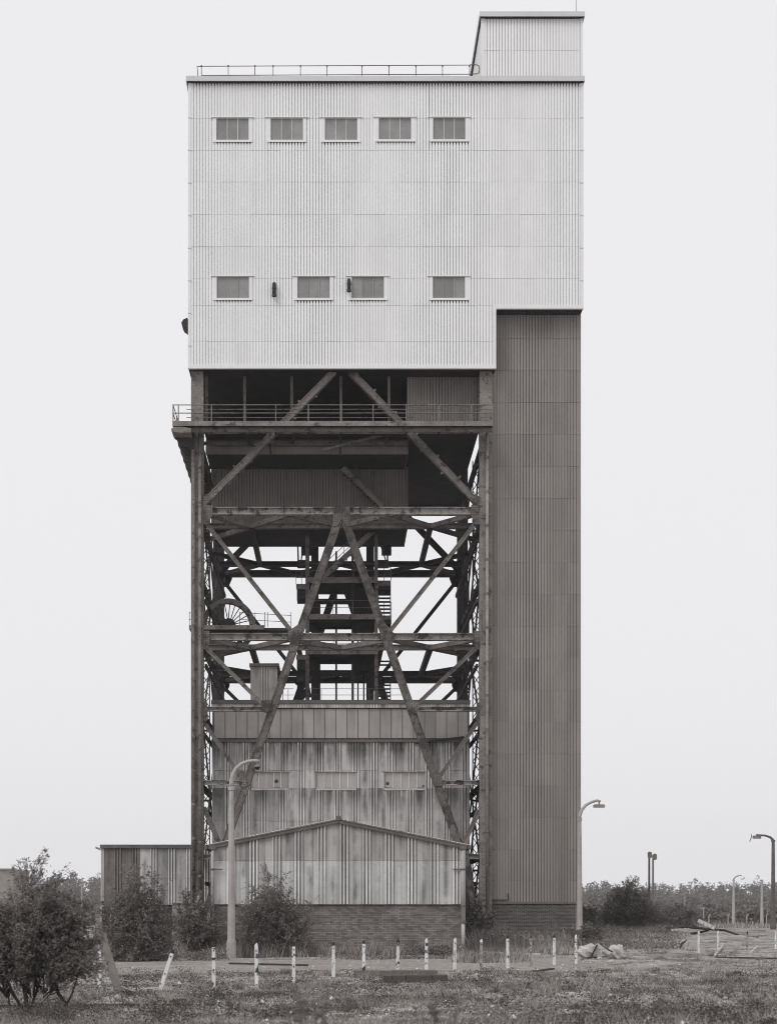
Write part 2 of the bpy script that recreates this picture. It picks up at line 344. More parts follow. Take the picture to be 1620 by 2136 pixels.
def window(root, x0, x1, z0, z1, Y, n, frame_m, pane_m, bar_m, teeth=False, brk=None, sill_m=None, surround=0.20):
    """surround plates, recessed panes, glazing bars, sill"""
    w = MB(); s = surround; t = 0.012
    o_ = [(x0 - s, z0 - 0.057), (x1 + s, z0 - 0.057), (x1 + s, z1 + 0.02), (x0 - s, z1 + 0.02)]; i_ = [(x0, z0 - 0.03), (x1, z0 - 0.03), (x1, z1), (x0, z1)]
    w.add([(x, Y - t, z) for x, z in o_ + i_] + [(x, Y + 0.09, z) for x, z in o_ + i_],
          [f for k in range(4) for f in ((k, (k + 1) % 4, 4 + (k + 1) % 4, 4 + k), (8 + k, k, 4 + k, 12 + k) if False else (k, 8 + k, 8 + (k + 1) % 4, (k + 1) % 4), (4 + k, 4 + (k + 1) % 4, 12 + (k + 1) % 4, 12 + k))])
    fr = w.build('window', frame_m, root)
    box_part('lintel', frame_m, fr, x0 - s - 0.1, x1 + s + 0.1, Y - 0.07, Y + 0.09, z1 + 0.022, z1 + 0.05)
    box_part('sill', sill_m or frame_m, fr, x0 - s, x1 + s, Y - 0.05, Y + 0.09, z0 - 0.16, z0 - 0.058)
    pw = (x1 - x0) / n
    for i in range(n):
        a, b = x0 + i * pw + 0.012, x0 + (i + 1) * pw - 0.012
        o = MB()
        if brk and i in brk:
            cx, cz, r = brk[i]; cx = a + (b - a) * cx; cz = z0 + (z1 - z0) * cz; k = 14
            ring = [(cx + r * U(0.75, 1.15) * math.cos(6.2832 * j / k), Y + 0.075, cz + r * U(0.75, 1.15) * math.sin(6.2832 * j / k)) for j in range(k)]
            out = []
            for (x, _, z) in ring:
                dx, dz = x - cx, z - cz; f = min(((b - cx) if dx > 0 else (a - cx)) / dx if abs(dx) > 1e-6 else 1e9, ((z1 - cz) if dz > 0 else (z0 - cz)) / dz if abs(dz) > 1e-6 else 1e9)
                out.append((cx + dx * f, Y + 0.075, cz + dz * f))
            o.add(ring + out, [(j, (j + 1) % k, k + (j + 1) % k, k + j) for j in range(k)])
            for (qx, qz) in ((a, z0), (a, z1), (b, z0), (b, z1)):
                jj = min(range(k), key=lambda j: 0 if (out[j][0] - qx) * (out[(j+1) % k][0] - qx) <= 1e-9 and (out[j][2] - qz) * (out[(j+1) % k][2] - qz) <= 1e-9 else 1)
                o.add([out[jj], out[(jj + 1) % k], (qx, Y + 0.075, qz)], [(0, 1, 2)])
        else: o.box(a, b, Y + 0.07, Y + 0.08, z0 - 0.025, z1 - 0.003)
        o.build('pane', pane_m, fr)
        if i: box_part('glazing_bar', bar_m, fr, a - 0.026, a + 0.002, Y + 0.03, Y + 0.069, z0 - 0.025, z1 - 0.003)
    return fr
BW_, BH_, BD_ = 0.215, 0.065, 0.1025
def brick_mesh(w, m):
    k = ('brick', round(w, 3), m.name)
    if k not in CACHE:
        me = MB().box(0, w, 0, BD_, 0, BH_).mesh('brick'); me.materials.append(m); CACHE[k] = me
    return CACHE[k]
def brick_wall(root, x0, x1, z0, z1, Y, m, mm, nparts, header=False):
    """bricks nearest the middle of the visible field as parts, the rest joined; mortar bed 9 mm behind their faces"""
    box_part('mortar_bed', mm, root, x0, x1, Y + 0.009, Y + 0.2, z0, z1)
    rest = MB(); k = 0; n = int((z1 - z0) / 0.075); spots = []
    for r in range(n):
        z = z1 - 0.075 * (r + 1) + 0.005; x = x0 + (0 if r % 2 else -0.1125)
        while x < x1 - 0.02:
            a, b = max(x, x0), min(x + BW_, x1 - 0.004)
            if b - a > 0.03: spots.append((r, a, b - a, z))
            x += 0.225
    for (r, a, w, z) in spots:
        dy = U(-0.003, 0.003)
        if k < nparts and w > 0.2:
            link(bpy.data.objects.new('brick', brick_mesh(BW_, m)), root, (a, Y + dy, z)); k += 1
        else: rest.box(a, a + w, Y + dy, Y + dy + BD_, z, z + BH_)
    if rest.v: rest.build('brick_courses', m, root, kind='stuff')

# ------------------------------------------------------------------ steel headframe
D0, D1 = 85.3, 100.8                                    # front and rear frames
S = lambda px, py, Y=D0: Vector(((px - VX) * D0 / F, Y, EYE + (VY - py) * D0 / F))
XL, XR, XC = PX(411, D0), PX(1013, D0), PX(711.5, D0)
hf = thing('steel_headframe', (XC, 93, 0), 'tall riveted steel winding tower frame with A-shaped legs and cross braces', 'winding tower')
CW = 0.66
def rivets(plate, pts, Y):
    mb = MB()
    for (x, z) in pts:
        r = 0.022; mb.add([(x - r, Y, z - r), (x + r, Y, z - r), (x + r, Y, z + r), (x - r, Y, z + r), (x, Y - 0.025, z)], [(0, 1, 4), (1, 2, 4), (2, 3, 4), (3, 0, 4)])
    mb.build('rivets', M['steel_dark'], plate, kind='stuff')
def gusset(poly, Y, t=0.04, m=None, riv=True):
    """poly: outline in (px, py) of the front plane"""
    n = len(poly); pts = [S(a, b, Y) for a, b in poly]; f = [tuple(p) for p in pts]; bk = [(p.x, p.y + t, p.z) for p in pts]
    o = MB().add(f + bk, [tuple(range(n)), tuple(reversed(range(n, 2 * n)))] + [(i, (i + 1) % n, n + (i + 1) % n, n + i) for i in range(n)]).build('gusset_plate', m or M['steel'], hf)
    if riv:
        xs_ = [p.x for p in pts]; zs_ = [p.z for p in pts]; out = []
        x = min(xs_)
        while x < max(xs_):
            z = min(zs_)
            while z < max(zs_):
                ins = False
                for i in range(n):
                    a, b = pts[i], pts[(i + 1) % n]
                    if (a.z > z) != (b.z > z) and x < (b.x - a.x) * (z - a.z) / (b.z - a.z) + a.x: ins = not ins
                if ins: out.append((x, z))
                z += 0.13
            x += 0.13
        rivets(o, out, Y)
    return o
def front_frame(Y, front=True):
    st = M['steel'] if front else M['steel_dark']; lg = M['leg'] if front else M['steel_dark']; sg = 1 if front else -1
    for X in (XL, XR):                                   # columns: riveted box with flange lips
        mb = MB(); zt = S(0, 771).z
        mb.box(X - CW/2, X + CW/2, Y, Y + 0.05, -0.1, zt); mb.box(X - CW/2 + 0.05, X + CW/2 - 0.05, Y + 0.05, Y + 0.55, -0.1, zt); mb.box(X - CW/2, X + CW/2, Y + 0.55, Y + 0.6, -0.1, zt)
        c = mb.build('column', st, hf)
        for py in (905, 1064, 1290, 1327, 1476, 1632, 1785):
            o = box_part('splice_plate', st, c, X - CW/2 + 0.06, X + CW/2 - 0.06, Y - 0.03, Y - 0.001, S(0, py).z - 0.45, S(0, py).z + 0.45)
            if front: rivets(o, [(X + sx * 0.2, S(0, py).z + k * 0.13) for sx in (-1, 0, 1) for k in range(-3, 4)], Y - 0.03)
        for z in np.arange(1.0, zt, 1.1):
            pass
        box_part('column_base', st, hf, X - 0.75, X + 0.75, Y - 0.3, Y + 0.9, -0.2, 0.25)
    def girder(a, b, py, d, w, y=Y + 0.3):
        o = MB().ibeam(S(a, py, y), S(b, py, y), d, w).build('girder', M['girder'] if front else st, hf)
        for k in range(1, int((b - a) / 55)):
            x = S(a + 55 * k, py).x; box_part('stiffener', st, o, x - 0.015, x + 0.015, y - w/2 + 0.02, y - 0.02, S(0, py).z - d/2 + 0.036, S(0, py).z + d/2 - 0.036)
        return o
    girder(424, 1000, 1064, 0.40, 0.40); girder(424, 1000, 1327, 0.38, 0.40)
    girder(424, 1000, 893, 0.30, 0.36, Y + 0.34)
    for (a, b, py, d) in ((424, 552, 1478, 0.24), (866, 1000, 1478, 0.24), (424, 508, 1632, 0.26), (912, 1000, 1632, 0.26), (424, 470, 1787, 0.28), (960, 1000, 1787, 0.28)):
        girder(a, b, py, d, 0.3)
    def brace(p, q, w, h, m=st, nm='diagonal_brace', y=Y + 0.28):
        return MB().hbar(S(*p, y), S(*q, y), w, h).build(nm, m, hf)
    for p, q in (((697, 772), (427, 1046)), ((731, 772), (995, 1046))):
        o = brace(p, q, 0.35, 0.32)
        if front:
            for k in range(2, 11):                       # climbing cleats
                t = k / 12; c = S(p[0] + (q[0] - p[0]) * t, p[1] + (q[1] - p[1]) * t, Y + 0.2); s_ = 1 if k % 2 else -1
                n_ = (S(*q) - S(*p)).normalized(); pr = Vector((n_.z, 0, -n_.x)) * s_
                bar_part('cleat', st, o, c + pr * 0.18, c + pr * U(0.28, 0.36), 0.10, 0.05)
    for p, q in (((708, 1078), (465, 1772)), ((717, 1078), (961, 1772))): brace(p, q, 0.42, 0.40, lg, 'inclined_leg', Y + 0.24)
    for p, q, w in (((426, 1086), (608, 1316), 0.22), ((998, 1083), (814, 1314), 0.22), ((426, 1348), (552, 1472), 0.21), ((998, 1346), (866, 1472), 0.21),
                    ((426, 1508), (500, 1618), 0.22), ((998, 1504), (914, 1624), 0.22), ((424, 1684), (458, 1764), 0.26), ((1000, 1690), (966, 1764), 0.26)):
        brace(p, q, w, 0.24)
    yg = Y - 0.012 if front else Y + 0.62
    for poly in ([(697, 1057), (728, 1057), (731, 1070), (730, 1098), (720, 1096), (712.5, 1080), (705, 1096), (695, 1098), (694, 1070)],
                 [(600, 1318), (608, 1312), (620, 1304), (630, 1302), (627, 1320), (625, 1338), (615, 1358), (604, 1360), (604, 1338), (600, 1336)],
                 [(793, 1304), (803, 1300), (815, 1314), (822, 1322), (822, 1336), (816, 1340), (819, 1360), (807, 1362), (800, 1342), (793, 1334)],
                 [(424, 1054), (443, 1054), (443, 1074), (434, 1094), (424, 1094)], [(1001, 1054), (982, 1054), (982, 1074), (990, 1094), (1001, 1094)],
                 [(424, 1316), (437, 1316), (437, 1340), (430, 1354), (424, 1354)], [(1001, 1316), (988, 1316), (988, 1340), (994, 1354), (1001, 1354)],
                 [(545, 1462), (560, 1462), (568, 1480), (556, 1488), (544, 1484)], [(858, 1462), (872, 1466), (876, 1484), (862, 1490), (854, 1478)],
                 [(424, 1466), (432, 1466), (434, 1500), (424, 1512)], [(1001, 1466), (994, 1466), (992, 1500), (1001, 1512)],
                 [(500, 1608), (512, 1608), (516, 1640), (498, 1642)], [(908, 1612), (920, 1612), (924, 1640), (906, 1640)],
                 [(418, 1040), (432, 1030), (442, 1038), (430, 1054), (418, 1054)], [(1004, 1040), (992, 1030), (984, 1038), (994, 1054), (1004, 1054)]):
        gusset(poly, yg, riv=front, m=(M['leg'] if front else M['steel_dark']))
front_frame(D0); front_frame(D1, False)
# plan bracing at two levels: a flat zigzag girder behind each main beam, and girders running front to back
for py in (1064, 1327):
    z = S(0, py).z - 0.05; DI = 88.6
    F_ = [430, 602, 815, 992]; I_ = [525, 712, 897]
    fx = [PX(p, D0) for p in F_]; ix = [PX(p, DI) for p in I_]
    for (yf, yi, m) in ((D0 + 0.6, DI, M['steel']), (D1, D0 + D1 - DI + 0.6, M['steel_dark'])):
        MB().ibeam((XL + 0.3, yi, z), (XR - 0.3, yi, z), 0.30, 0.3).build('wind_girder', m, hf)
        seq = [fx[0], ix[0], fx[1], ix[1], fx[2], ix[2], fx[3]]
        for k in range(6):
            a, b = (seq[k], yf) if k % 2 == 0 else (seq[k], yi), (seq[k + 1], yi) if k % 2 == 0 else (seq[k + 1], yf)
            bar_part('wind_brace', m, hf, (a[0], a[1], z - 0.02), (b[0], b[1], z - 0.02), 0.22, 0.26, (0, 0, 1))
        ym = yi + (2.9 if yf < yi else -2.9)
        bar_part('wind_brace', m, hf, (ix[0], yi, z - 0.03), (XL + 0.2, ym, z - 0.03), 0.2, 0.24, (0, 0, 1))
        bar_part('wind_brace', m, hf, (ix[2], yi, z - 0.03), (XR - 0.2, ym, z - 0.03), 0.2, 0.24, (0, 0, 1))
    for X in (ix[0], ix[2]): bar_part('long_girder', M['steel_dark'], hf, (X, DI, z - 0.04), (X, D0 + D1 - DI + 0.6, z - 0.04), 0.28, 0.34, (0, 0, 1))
# side frames: longitudinal beams, bracing, laced posts
def laced(X, Y, z0, z1, pitch=0.62, hw=0.21, m=None):
    m = m or M['steel_dark']; mb = MB()
    for s_ in (-1, 1): mb.bar((X + s_ * hw, Y, z0), (X + s_ * hw, Y, z1), 0.055, 0.12)
    for k in range(int((z1 - z0) / 4) + 1): mb.bar((X - hw, Y, z0 + 4 * k + .3), (X + hw, Y, z0 + 4 * k + .3), 0.12, 0.04)
    o = mb.build('laced_post', m, hf); lb = MB(); z = z0; k = 0
    while z < z1 - pitch:
        s_ = 1 if k % 2 else -1
        lb.bar((X - hw * s_, Y - 0.05, z), (X + hw * s_, Y - 0.05, z + pitch), 0.045, 0.02); lb.bar((X + hw * s_, Y + 0.05, z), (X - hw * s_, Y + 0.05, z + pitch), 0.045, 0.02)
        z += pitch; k += 1
    lb.build('lacing', m, o, kind='stuff')
LV = [1.2] + [S(0, p).z for p in (1785, 1632, 1476, 1327, 1190, 1064, 905)]
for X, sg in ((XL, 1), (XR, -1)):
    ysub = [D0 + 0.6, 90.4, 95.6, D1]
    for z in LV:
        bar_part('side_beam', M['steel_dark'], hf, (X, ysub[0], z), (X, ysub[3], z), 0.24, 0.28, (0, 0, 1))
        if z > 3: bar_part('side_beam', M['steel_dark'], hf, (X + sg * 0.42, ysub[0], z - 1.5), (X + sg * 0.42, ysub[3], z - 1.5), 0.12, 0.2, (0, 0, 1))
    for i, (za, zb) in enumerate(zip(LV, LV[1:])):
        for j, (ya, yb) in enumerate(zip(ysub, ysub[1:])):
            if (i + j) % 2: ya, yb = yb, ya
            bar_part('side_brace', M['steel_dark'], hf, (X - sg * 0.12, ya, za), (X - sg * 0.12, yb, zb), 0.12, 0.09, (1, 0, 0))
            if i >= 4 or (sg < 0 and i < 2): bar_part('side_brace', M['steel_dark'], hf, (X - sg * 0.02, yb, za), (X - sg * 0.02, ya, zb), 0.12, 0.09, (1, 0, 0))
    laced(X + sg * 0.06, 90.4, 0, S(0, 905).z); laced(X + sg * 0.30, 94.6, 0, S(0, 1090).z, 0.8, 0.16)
# drain pipes up the columns
for px, nm in ((403.5, 'left'), (417, 'left'), (1016, 'right')):
    x = PX(px, D0 - 0.15); zt = S(0, 905).z
    o = MB().tube([(x, D0 - 0.14, 2.2), (x, D0 - 0.14, zt)], 0.085, 8).build('drain_pipe', M['rust_light'] if px > 1000 else M['steel'], hf, True)
    for z in np.arange(3.4 + U(0, 1), zt, 1.83):
        MB().tube([(x, D0 - 0.14, z), (x, D0 - 0.14, z + 0.12)], 0.115, 8).build('pipe_collar', M['steel'], o)
MB().tube([(PX(417, D0), D0 - 0.14, 2.9), (PX(414, D0), D0 - 0.3, 2.55), (PX(405, D0), D0 - 0.75, 2.0)], 0.09, 8).build('drain_pipe', M['rust_light'], hf, True)
# braces at the column feet
for X, s_ in ((XR, -1), (XL, 1)):
    MB().hbar((X + s_ * 0.25, D0 + 0.3, 0.1), (X + s_ * 1.15, D0 + 0.3, 5.2), 0.34, 0.3).build('foot_brace', M['leg'], hf)

# ------------------------------------------------------------------ winding house (pale clad hall on top)
DH = 84.9
hx0, hx1 = PX(393, DH), PX(1215.5, DH); xn = PX(1033.5, DH)
zb, zn, zt = PZ(769, DH), PZ(644, DH), PZ(172, DH)
wh = thing('winding_house', (XC, 92, zb), 'pale ribbed winding engine hall on top of the steel tower with two rows of windows', 'building')
wins = [(451.5, 246, 290, 3), (564.5, 246, 290, 3), (677.5, 246, 290, 3), (790, 245, 289, 3), (903, 245, 289, 3),
        (452, 577, 620, 3), (620.5, 577, 620, 3), (733.5, 577, 620, 3), (902.5, 577, 620, 3)]
holes = []
for (x, t, b, n) in wins: holes.append((PX(x, DH) - 0.20, PX(x + 67, DH) + 0.20, PZ(b, DH) - 0.16, PZ(t, DH) + 0.07))
rows = [zb + 0.2] + rows_px(DH, [712, 645, 580, 514, 447, 379, 313, 246]) + [zt - 0.02]
rows[2] = zn + 0.18
clad(wh, hx0 + 0.14, xn - 0.14, rows[:3], DH, 0.8, GROOVE, M['pale'])
clad(wh, hx0 + 0.14, hx1 - 0.16, rows[2:], DH, 0.8, GROOVE, M['pale'], holes)
for (x, t, b, n), brk in zip(wins, [None] * 7 + [{2: (0.7, 0.62, 0.035)}, None]):
    low = t > 500
    window(wh, PX(x, DH), PX(x + 67, DH), PZ(b, DH), PZ(t, DH), DH, n, M['pale_trim'], M['pane'], M['glaze'] if not low else M['pane2'], brk=brk)
tb = MB()                                                # dark wedges standing in for shade in the grooves under sills and eave
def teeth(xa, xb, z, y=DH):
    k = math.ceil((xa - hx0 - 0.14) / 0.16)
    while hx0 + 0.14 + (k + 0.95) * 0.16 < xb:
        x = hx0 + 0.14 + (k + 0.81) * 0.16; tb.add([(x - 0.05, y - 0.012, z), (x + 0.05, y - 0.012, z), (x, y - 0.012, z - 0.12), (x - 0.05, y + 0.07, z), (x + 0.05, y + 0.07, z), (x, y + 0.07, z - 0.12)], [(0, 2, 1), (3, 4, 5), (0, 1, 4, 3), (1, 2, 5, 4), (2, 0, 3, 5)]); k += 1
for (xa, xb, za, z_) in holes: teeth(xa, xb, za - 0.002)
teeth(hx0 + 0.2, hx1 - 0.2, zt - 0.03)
tb.build('groove_shade_wedges', M['soffit'], wh, kind='stuff')
for (nm, b) in (('corner_trim', (hx0 - 0.02, hx0 + 0.135, DH - 0.03, DH + 0.12, zb + 0.2, zt - 0.02)), ('corner_trim', (hx1 - 0.155, hx1 + 0.02, DH - 0.03, DH + 0.12, zn + 0.18, zt - 0.02)),
                ('corner_trim', (xn - 0.135, xn + 0.02, DH - 0.03, DH + 0.12, zb + 0.2, zn + 0.178)),
                ('drip_trim', (hx0 - 0.02, xn + 0.02, DH - 0.05, DH + 0.12, zb, zb + 0.198)), ('drip_trim', (xn + 0.022, hx1 + 0.02, DH - 0.05, DH + 0.12, zn, zn + 0.178))):
    box_part(nm, M['pale_trim'], wh, *b)
for k, z in enumerate(np.arange(zb + 1.2, zt - 1, 1.75)):
    for xa in (hx0 - 0.03, hx1 - 0.16):
        if xa > 0 and z < zn: continue
        box_part('trim_clip', M['fascia'], wh, xa, xa + 0.19, DH - 0.045, DH - 0.031, z, z + 0.05)
DB = 102.0
mbw = MB(); mbw.box(hx0 + 0.1, hx1 - 0.1, DH + 0.14, DB - 0.1, zn + 0.02, zt - 0.03); mbw.box(hx0 + 0.1, xn - 0.1, DH + 0.14, DB - 0.1, zb + 0.02, zn + 0.015)
mbw.build('wall', M['lining'], wh)
side_clad(wh, hx0 + 0.02, DH + 0.12, DB, zb, zt, M['pale'], -1); side_clad(wh, hx1 - 0.02, DH + 0.12, DB, zn, zt, M['pale'], 1)
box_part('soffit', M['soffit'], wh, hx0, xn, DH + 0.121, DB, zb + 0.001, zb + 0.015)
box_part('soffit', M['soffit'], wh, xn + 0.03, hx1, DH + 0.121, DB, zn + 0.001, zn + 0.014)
zf = PZ(161.5, 84.72)
fx0, fx1 = PX(387.5, 84.67), PX(1219.5, 84.67)
box_part('roof', M['soffit'], wh, fx0 + 0.05, fx1 - 0.05, 84.72, DB + 0.4, zt - 0.015, zt + 0.05)
for i, (a, b) in enumerate(zip([0, .19, .42, .665, .74, .93], [.19, .42, .665, .74, .93, 1.0])):
    W = fx1 - fx0; box_part('fascia_board', M['fascia'], wh, fx0 + a * W + 0.006, fx0 + b * W - 0.006, 84.67, 84.719, zt - 0.01, zt + 0.26 - 0.01 * (i % 2))
box_part('fascia_board', M['fascia'], wh, fx0, fx0 + 0.048, 84.722, DB + 0.4, zt - 0.01, zt + 0.25)
box_part('fascia_board', M['fascia'], wh, fx1 - 0.048, fx1, 84.722, DB + 0.4, zt - 0.01, zt + 0.25)
# hood on the left wall
hd = MB(); hh = [P(391, 662, 86), P(382, 666, 86), P(378, 673, 86), P(381, 679, 86), P(391, 686, 86)]
k = len(hh); hd.add([tuple(p) for p in hh] + [(p.x, p.y + 1.0, p.z) for p in hh], [tuple(range(k)), tuple(reversed(range(k, 2 * k)))] + [(i, (i + 1) % k, k + (i + 1) % k, k + i) for i in range(k)])
hd.build('vent_hood', M['black'], wh)
# two stubby outlet pipes on the front
for (x, t, b, lab) in ((572, 590, 622, 'short dark outlet pipe bent down on the pale wall between two lower windows'), (727.5, 582, 612, 'short dark outlet pipe hard against the left edge of a lower window')):
    r = 0.10; xx = PX(x, DH); z1_, z0_ = PZ(t, DH), PZ(b, DH)
    tp = thing('outlet_pipe', (xx, DH, z0_), lab, 'pipe', 'outlet pipes on the pale wall')
    MB().tube([(xx, DH + 0.1, z1_ - 0.10), (xx, DH - 0.14, z1_ - 0.10), (xx, DH - 0.22, z1_ - 0.16), (xx, DH - 0.23, z1_ - 0.3), (xx, DH - 0.23, z0_)], r, 10).build('pipe_bend', M['black'], tp, True)
    MB().tube([(xx, DH - 0.23, z0_ + 0.02), (xx, DH - 0.23, z0_ + 0.12)], r + 0.025, 10).build('collar', M['wood_dark'], tp)
    MB().tube([(xx, DH - 0.23, (z0_+z1_)/2), (xx, DH - 0.23, (z0_+z1_)/2 + 0.06)], r + 0.02, 10).build('collar', M['wood_dark'], tp)

# lift house on the roof
lx0, lx1 = PX(1003, DH), PX(1215, DH); lz1 = PZ(38, DH); LB = 90.4
lh = thing('lift_house', ((lx0 + lx1) / 2, 87, zt), 'small pale ribbed lift motor room standing on the right end of the flat roof', 'building')
clad(lh, lx0 + 0.2, lx1 - 0.14, [zt + 0.06, PZ(104, DH), lz1 - 0.01], DH, 0.8, GROOVE, M['pale'])
box_part('corner_trim', M['pale_trim'], lh, lx0, lx0 + 0.195, DH - 0.02, DH + 0.12, zt + 0.06, lz1); box_part('corner_trim', M['pale_trim'], lh, lx1 - 0.135, lx1, DH - 0.02, DH + 0.12, zt + 0.06, lz1)
box_part('wall', M['lining'], lh, lx0 + 0.09, lx1 - 0.09, DH + 0.14, LB - 0.1, zt + 0.06, lz1 - 0.01)
side_clad(lh, lx0 + 0.02, DH + 0.12, LB, zt + 0.06, lz1, M['pale'], -1); side_clad(lh, lx1 - 0.02, DH + 0.12, LB, zt + 0.06, lz1, M['pale'], 1)
box_part('roof', M['soffit'], lh, PX(1000, 84.67) + 0.05, fx1 - 0.05, 84.72, LB + 0.3, lz1, lz1 + 0.06)
box_part('fascia_board', M['fascia'], lh, PX(1000, 84.67), fx1, 84.67, 84.719, lz1 + 0.003, lz1 + 0.26)
for xa in (PX(1000, 84.67), fx1 - 0.048): box_part('fascia_board', M['fascia'], lh, xa, xa + 0.048, 84.722, LB + 0.3, lz1 + 0.003, lz1 + 0.25)
ax = PX(1201, 86)
tag(MB().tube([(ax, 86, lz1), (ax, 86, lz1 + 2.2)], [0.02, 0.01], 5).build('aerial', M['wire']), 'thin aerial mast on the roof of the lift room', 'aerial')

# roof railing
RY = 85.7
rr = thing('roof_railing', (PX(700, RY), RY, zt), 'thin pipe handrail along the edge of the flat hall roof', 'railing')
for px in (420, 476, 531.6, 569.6, 626.5, 682, 755, 811, 867, 922.6, 979):
    x = PX(px, RY); MB().tube([(x, RY, zt), (x, RY, PZ(136, RY))], 0.024, 6).build('post', M['wire'], rr)
    MB().tube([(x, RY, PZ(138, RY)), (x, RY, PZ(135.5, RY))], 0.045, 6).build('knuckle', M['wire'], rr)
for py in (137, 156):
    MB().tube([P(420, py + 0.5, RY), P(979, py - 2, RY)], 0.02, 6).build('rail', M['wire'], rr)
loop = [P(979, 134.5, RY), P(994, 134.5, RY), P(998.5, 137, RY), P(999.5, 144, RY), P(998.5, 151, RY), P(994, 153.5, RY), P(979, 153.5, RY)]
MB().tube(loop, 0.024, 6).build('end_loop', M['wire'], rr)
MB().tube([P(420, 138, RY), P(411, 138, RY + .3), P(412, 146, RY + .3), P(413, 168, RY + .3)], 0.022, 6).build('end_loop', M['wire'], rr)

# ------------------------------------------------------------------ storey below the hall, hanging clad bins
zs = PZ(905, 86.0)
bn = thing('skip_bin', (PX(640, 90), 90, PZ(1100, 90)), 'dark ribbed bin housing hung between the tower columns below the gallery', 'bunker')
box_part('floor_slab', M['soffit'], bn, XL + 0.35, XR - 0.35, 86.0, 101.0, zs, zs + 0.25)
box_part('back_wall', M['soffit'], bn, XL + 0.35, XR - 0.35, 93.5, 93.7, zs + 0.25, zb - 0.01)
for px in (510, 608, 711, 811, 431):
    o = MB().ibeam(P(px, 769.8, 86.1), P(px, 884, 86.1), 0.15, 0.15, 0.02).build('mullion', M['steel'], bn)
clad(bn, PX(849, 86.2), PX(1001, 86.2), [zs + 0.26, PZ(781, 86.2)], 86.2, 0.8, GROOVE, M['dark_clad'])
box_part('wall', M['lining'], bn, PX(849, 86.2), PX(1001, 86.2), 86.36, 86.5, zs + 0.26, zb - 0.01)
ax0, ax1, az = PX(429, 87), PX(851, 87), PZ(947, 87)
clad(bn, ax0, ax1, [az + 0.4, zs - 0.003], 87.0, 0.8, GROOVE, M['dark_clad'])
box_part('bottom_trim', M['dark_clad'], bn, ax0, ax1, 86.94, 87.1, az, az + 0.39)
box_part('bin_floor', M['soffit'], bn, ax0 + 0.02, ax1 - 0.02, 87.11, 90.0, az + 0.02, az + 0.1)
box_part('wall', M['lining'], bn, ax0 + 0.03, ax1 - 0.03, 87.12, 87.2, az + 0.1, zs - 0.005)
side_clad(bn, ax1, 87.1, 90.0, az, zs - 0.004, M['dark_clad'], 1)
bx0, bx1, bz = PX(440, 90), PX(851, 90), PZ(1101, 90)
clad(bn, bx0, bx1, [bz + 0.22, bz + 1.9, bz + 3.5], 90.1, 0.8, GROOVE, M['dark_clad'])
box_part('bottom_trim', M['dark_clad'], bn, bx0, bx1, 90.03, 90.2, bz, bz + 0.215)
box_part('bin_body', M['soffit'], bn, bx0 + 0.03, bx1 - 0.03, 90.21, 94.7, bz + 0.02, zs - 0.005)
side_clad(bn, bx1 - 0.02, 90.2, 94.7, bz, zs - 0.01, M['dark_clad'], 1)
MB().ibeam(P(425, 925, 86.7), P(851, 925, 86.7), 0.17, 0.16, 0.02).build('ledge_beam', M['steel'], bn)
for (a, b) in (((511, 905), (519, 926)), ((609, 905), (611, 926)), ((711, 905), (709, 947)), ((810, 905), (805, 926)), ((562, 926), (565, 947))):
    bar_part('hanger', M['steel_dark'], bn, P(*a, 86.5), P(*b, 86.5), 0.13, 0.08)
MB().hbar(P(672, 939, 86.4), P(812, 904, 86.4), 0.12, 0.12, 0.02).build('tie_bar', M['steel'], bn)

# ------------------------------------------------------------------ gallery walkway round the tower at the storey floor
GY = 84.0
gal = thing('gallery', (PX(690, GY), GY, PZ(885, GY)), 'railed steel walkway wrapping round the tower under the pale hall', 'walkway')
gx0, gx1 = PX(362, GY), PX(1028, GY)
box_part('deck_edge', M['steel'], gal, gx0, gx1, GY, GY + 0.06, PZ(888, GY), PZ(878, GY))
box_part('deck', M['steel_dark'], gal, gx0, gx1, GY + 0.061, D0 - 0.2, PZ(886, GY), PZ(883, GY))
box_part('deck', M['steel_dark'], gal, gx0, gx0 + 1.0, D0 - 0.199, 100.5, PZ(886, GY), PZ(883, GY))
box_part('deck_edge', M['steel'], gal, gx0 - 0.06, gx0 - 0.002, GY, 100.5, PZ(888, GY), PZ(878, GY))
MB().ibeam(P(397, 897, 84.3), P(1026, 897, 84.3), 0.20, 0.2, 0.03).build('edge_beam', M['steel'], gal)
# rounded cope of the corner bracket
cp = [P(358, 893, GY), P(364, 890, GY), P(380, 890, GY), P(398, 893, GY), P(398, 902, GY), P(376, 902, GY), P(361, 901, GY), P(357, 897, GY)]
k = len(cp); MB().add([tuple(p) for p in cp] + [(p.x, p.y + 1.4, p.z) for p in cp], [tuple(range(k)), tuple(reversed(range(k, 2 * k)))] + [(i, (i + 1) % k, k + (i + 1) % k, k + i) for i in range(k)]).build('corner_bracket', M['steel'], gal)
for i in range(11):                                      # curved brackets below the side walk
    y = 84.9 + i * 1.45; z1_ = PZ(890, GY); mb = MB(); n = 6
    pts = [(gx0 - 0.02 + 1.0 * (1 - math.cos(t * math.pi / 2 / n)) , y, z1_ - 0.12 - 0.75 * math.sin(t * math.pi / 2 / n)) for t in range(n + 1)]
    for a, b in zip(pts, pts[1:]):
        mb.add([a, b, (b[0], y, z1_), (a[0], y, z1_), (a[0], y + .12, a[2]), (b[0], y + .12, b[2]), (b[0], y + .12, z1_), (a[0], y + .12, z1_)], [(0, 1, 2, 3), (7, 6, 5, 4), (0, 4, 5, 1)])
    mb.build('bracket', M['steel_dark'], gal)
for px in (441, 510, 575, 643, 711, 778, 847, 915, 983):
    bar_part('bracket', M['steel_dark'], gal, P(px, 886, GY + 0.25), P(px, 905, D0 - 0.1), 0.09, 0.18)
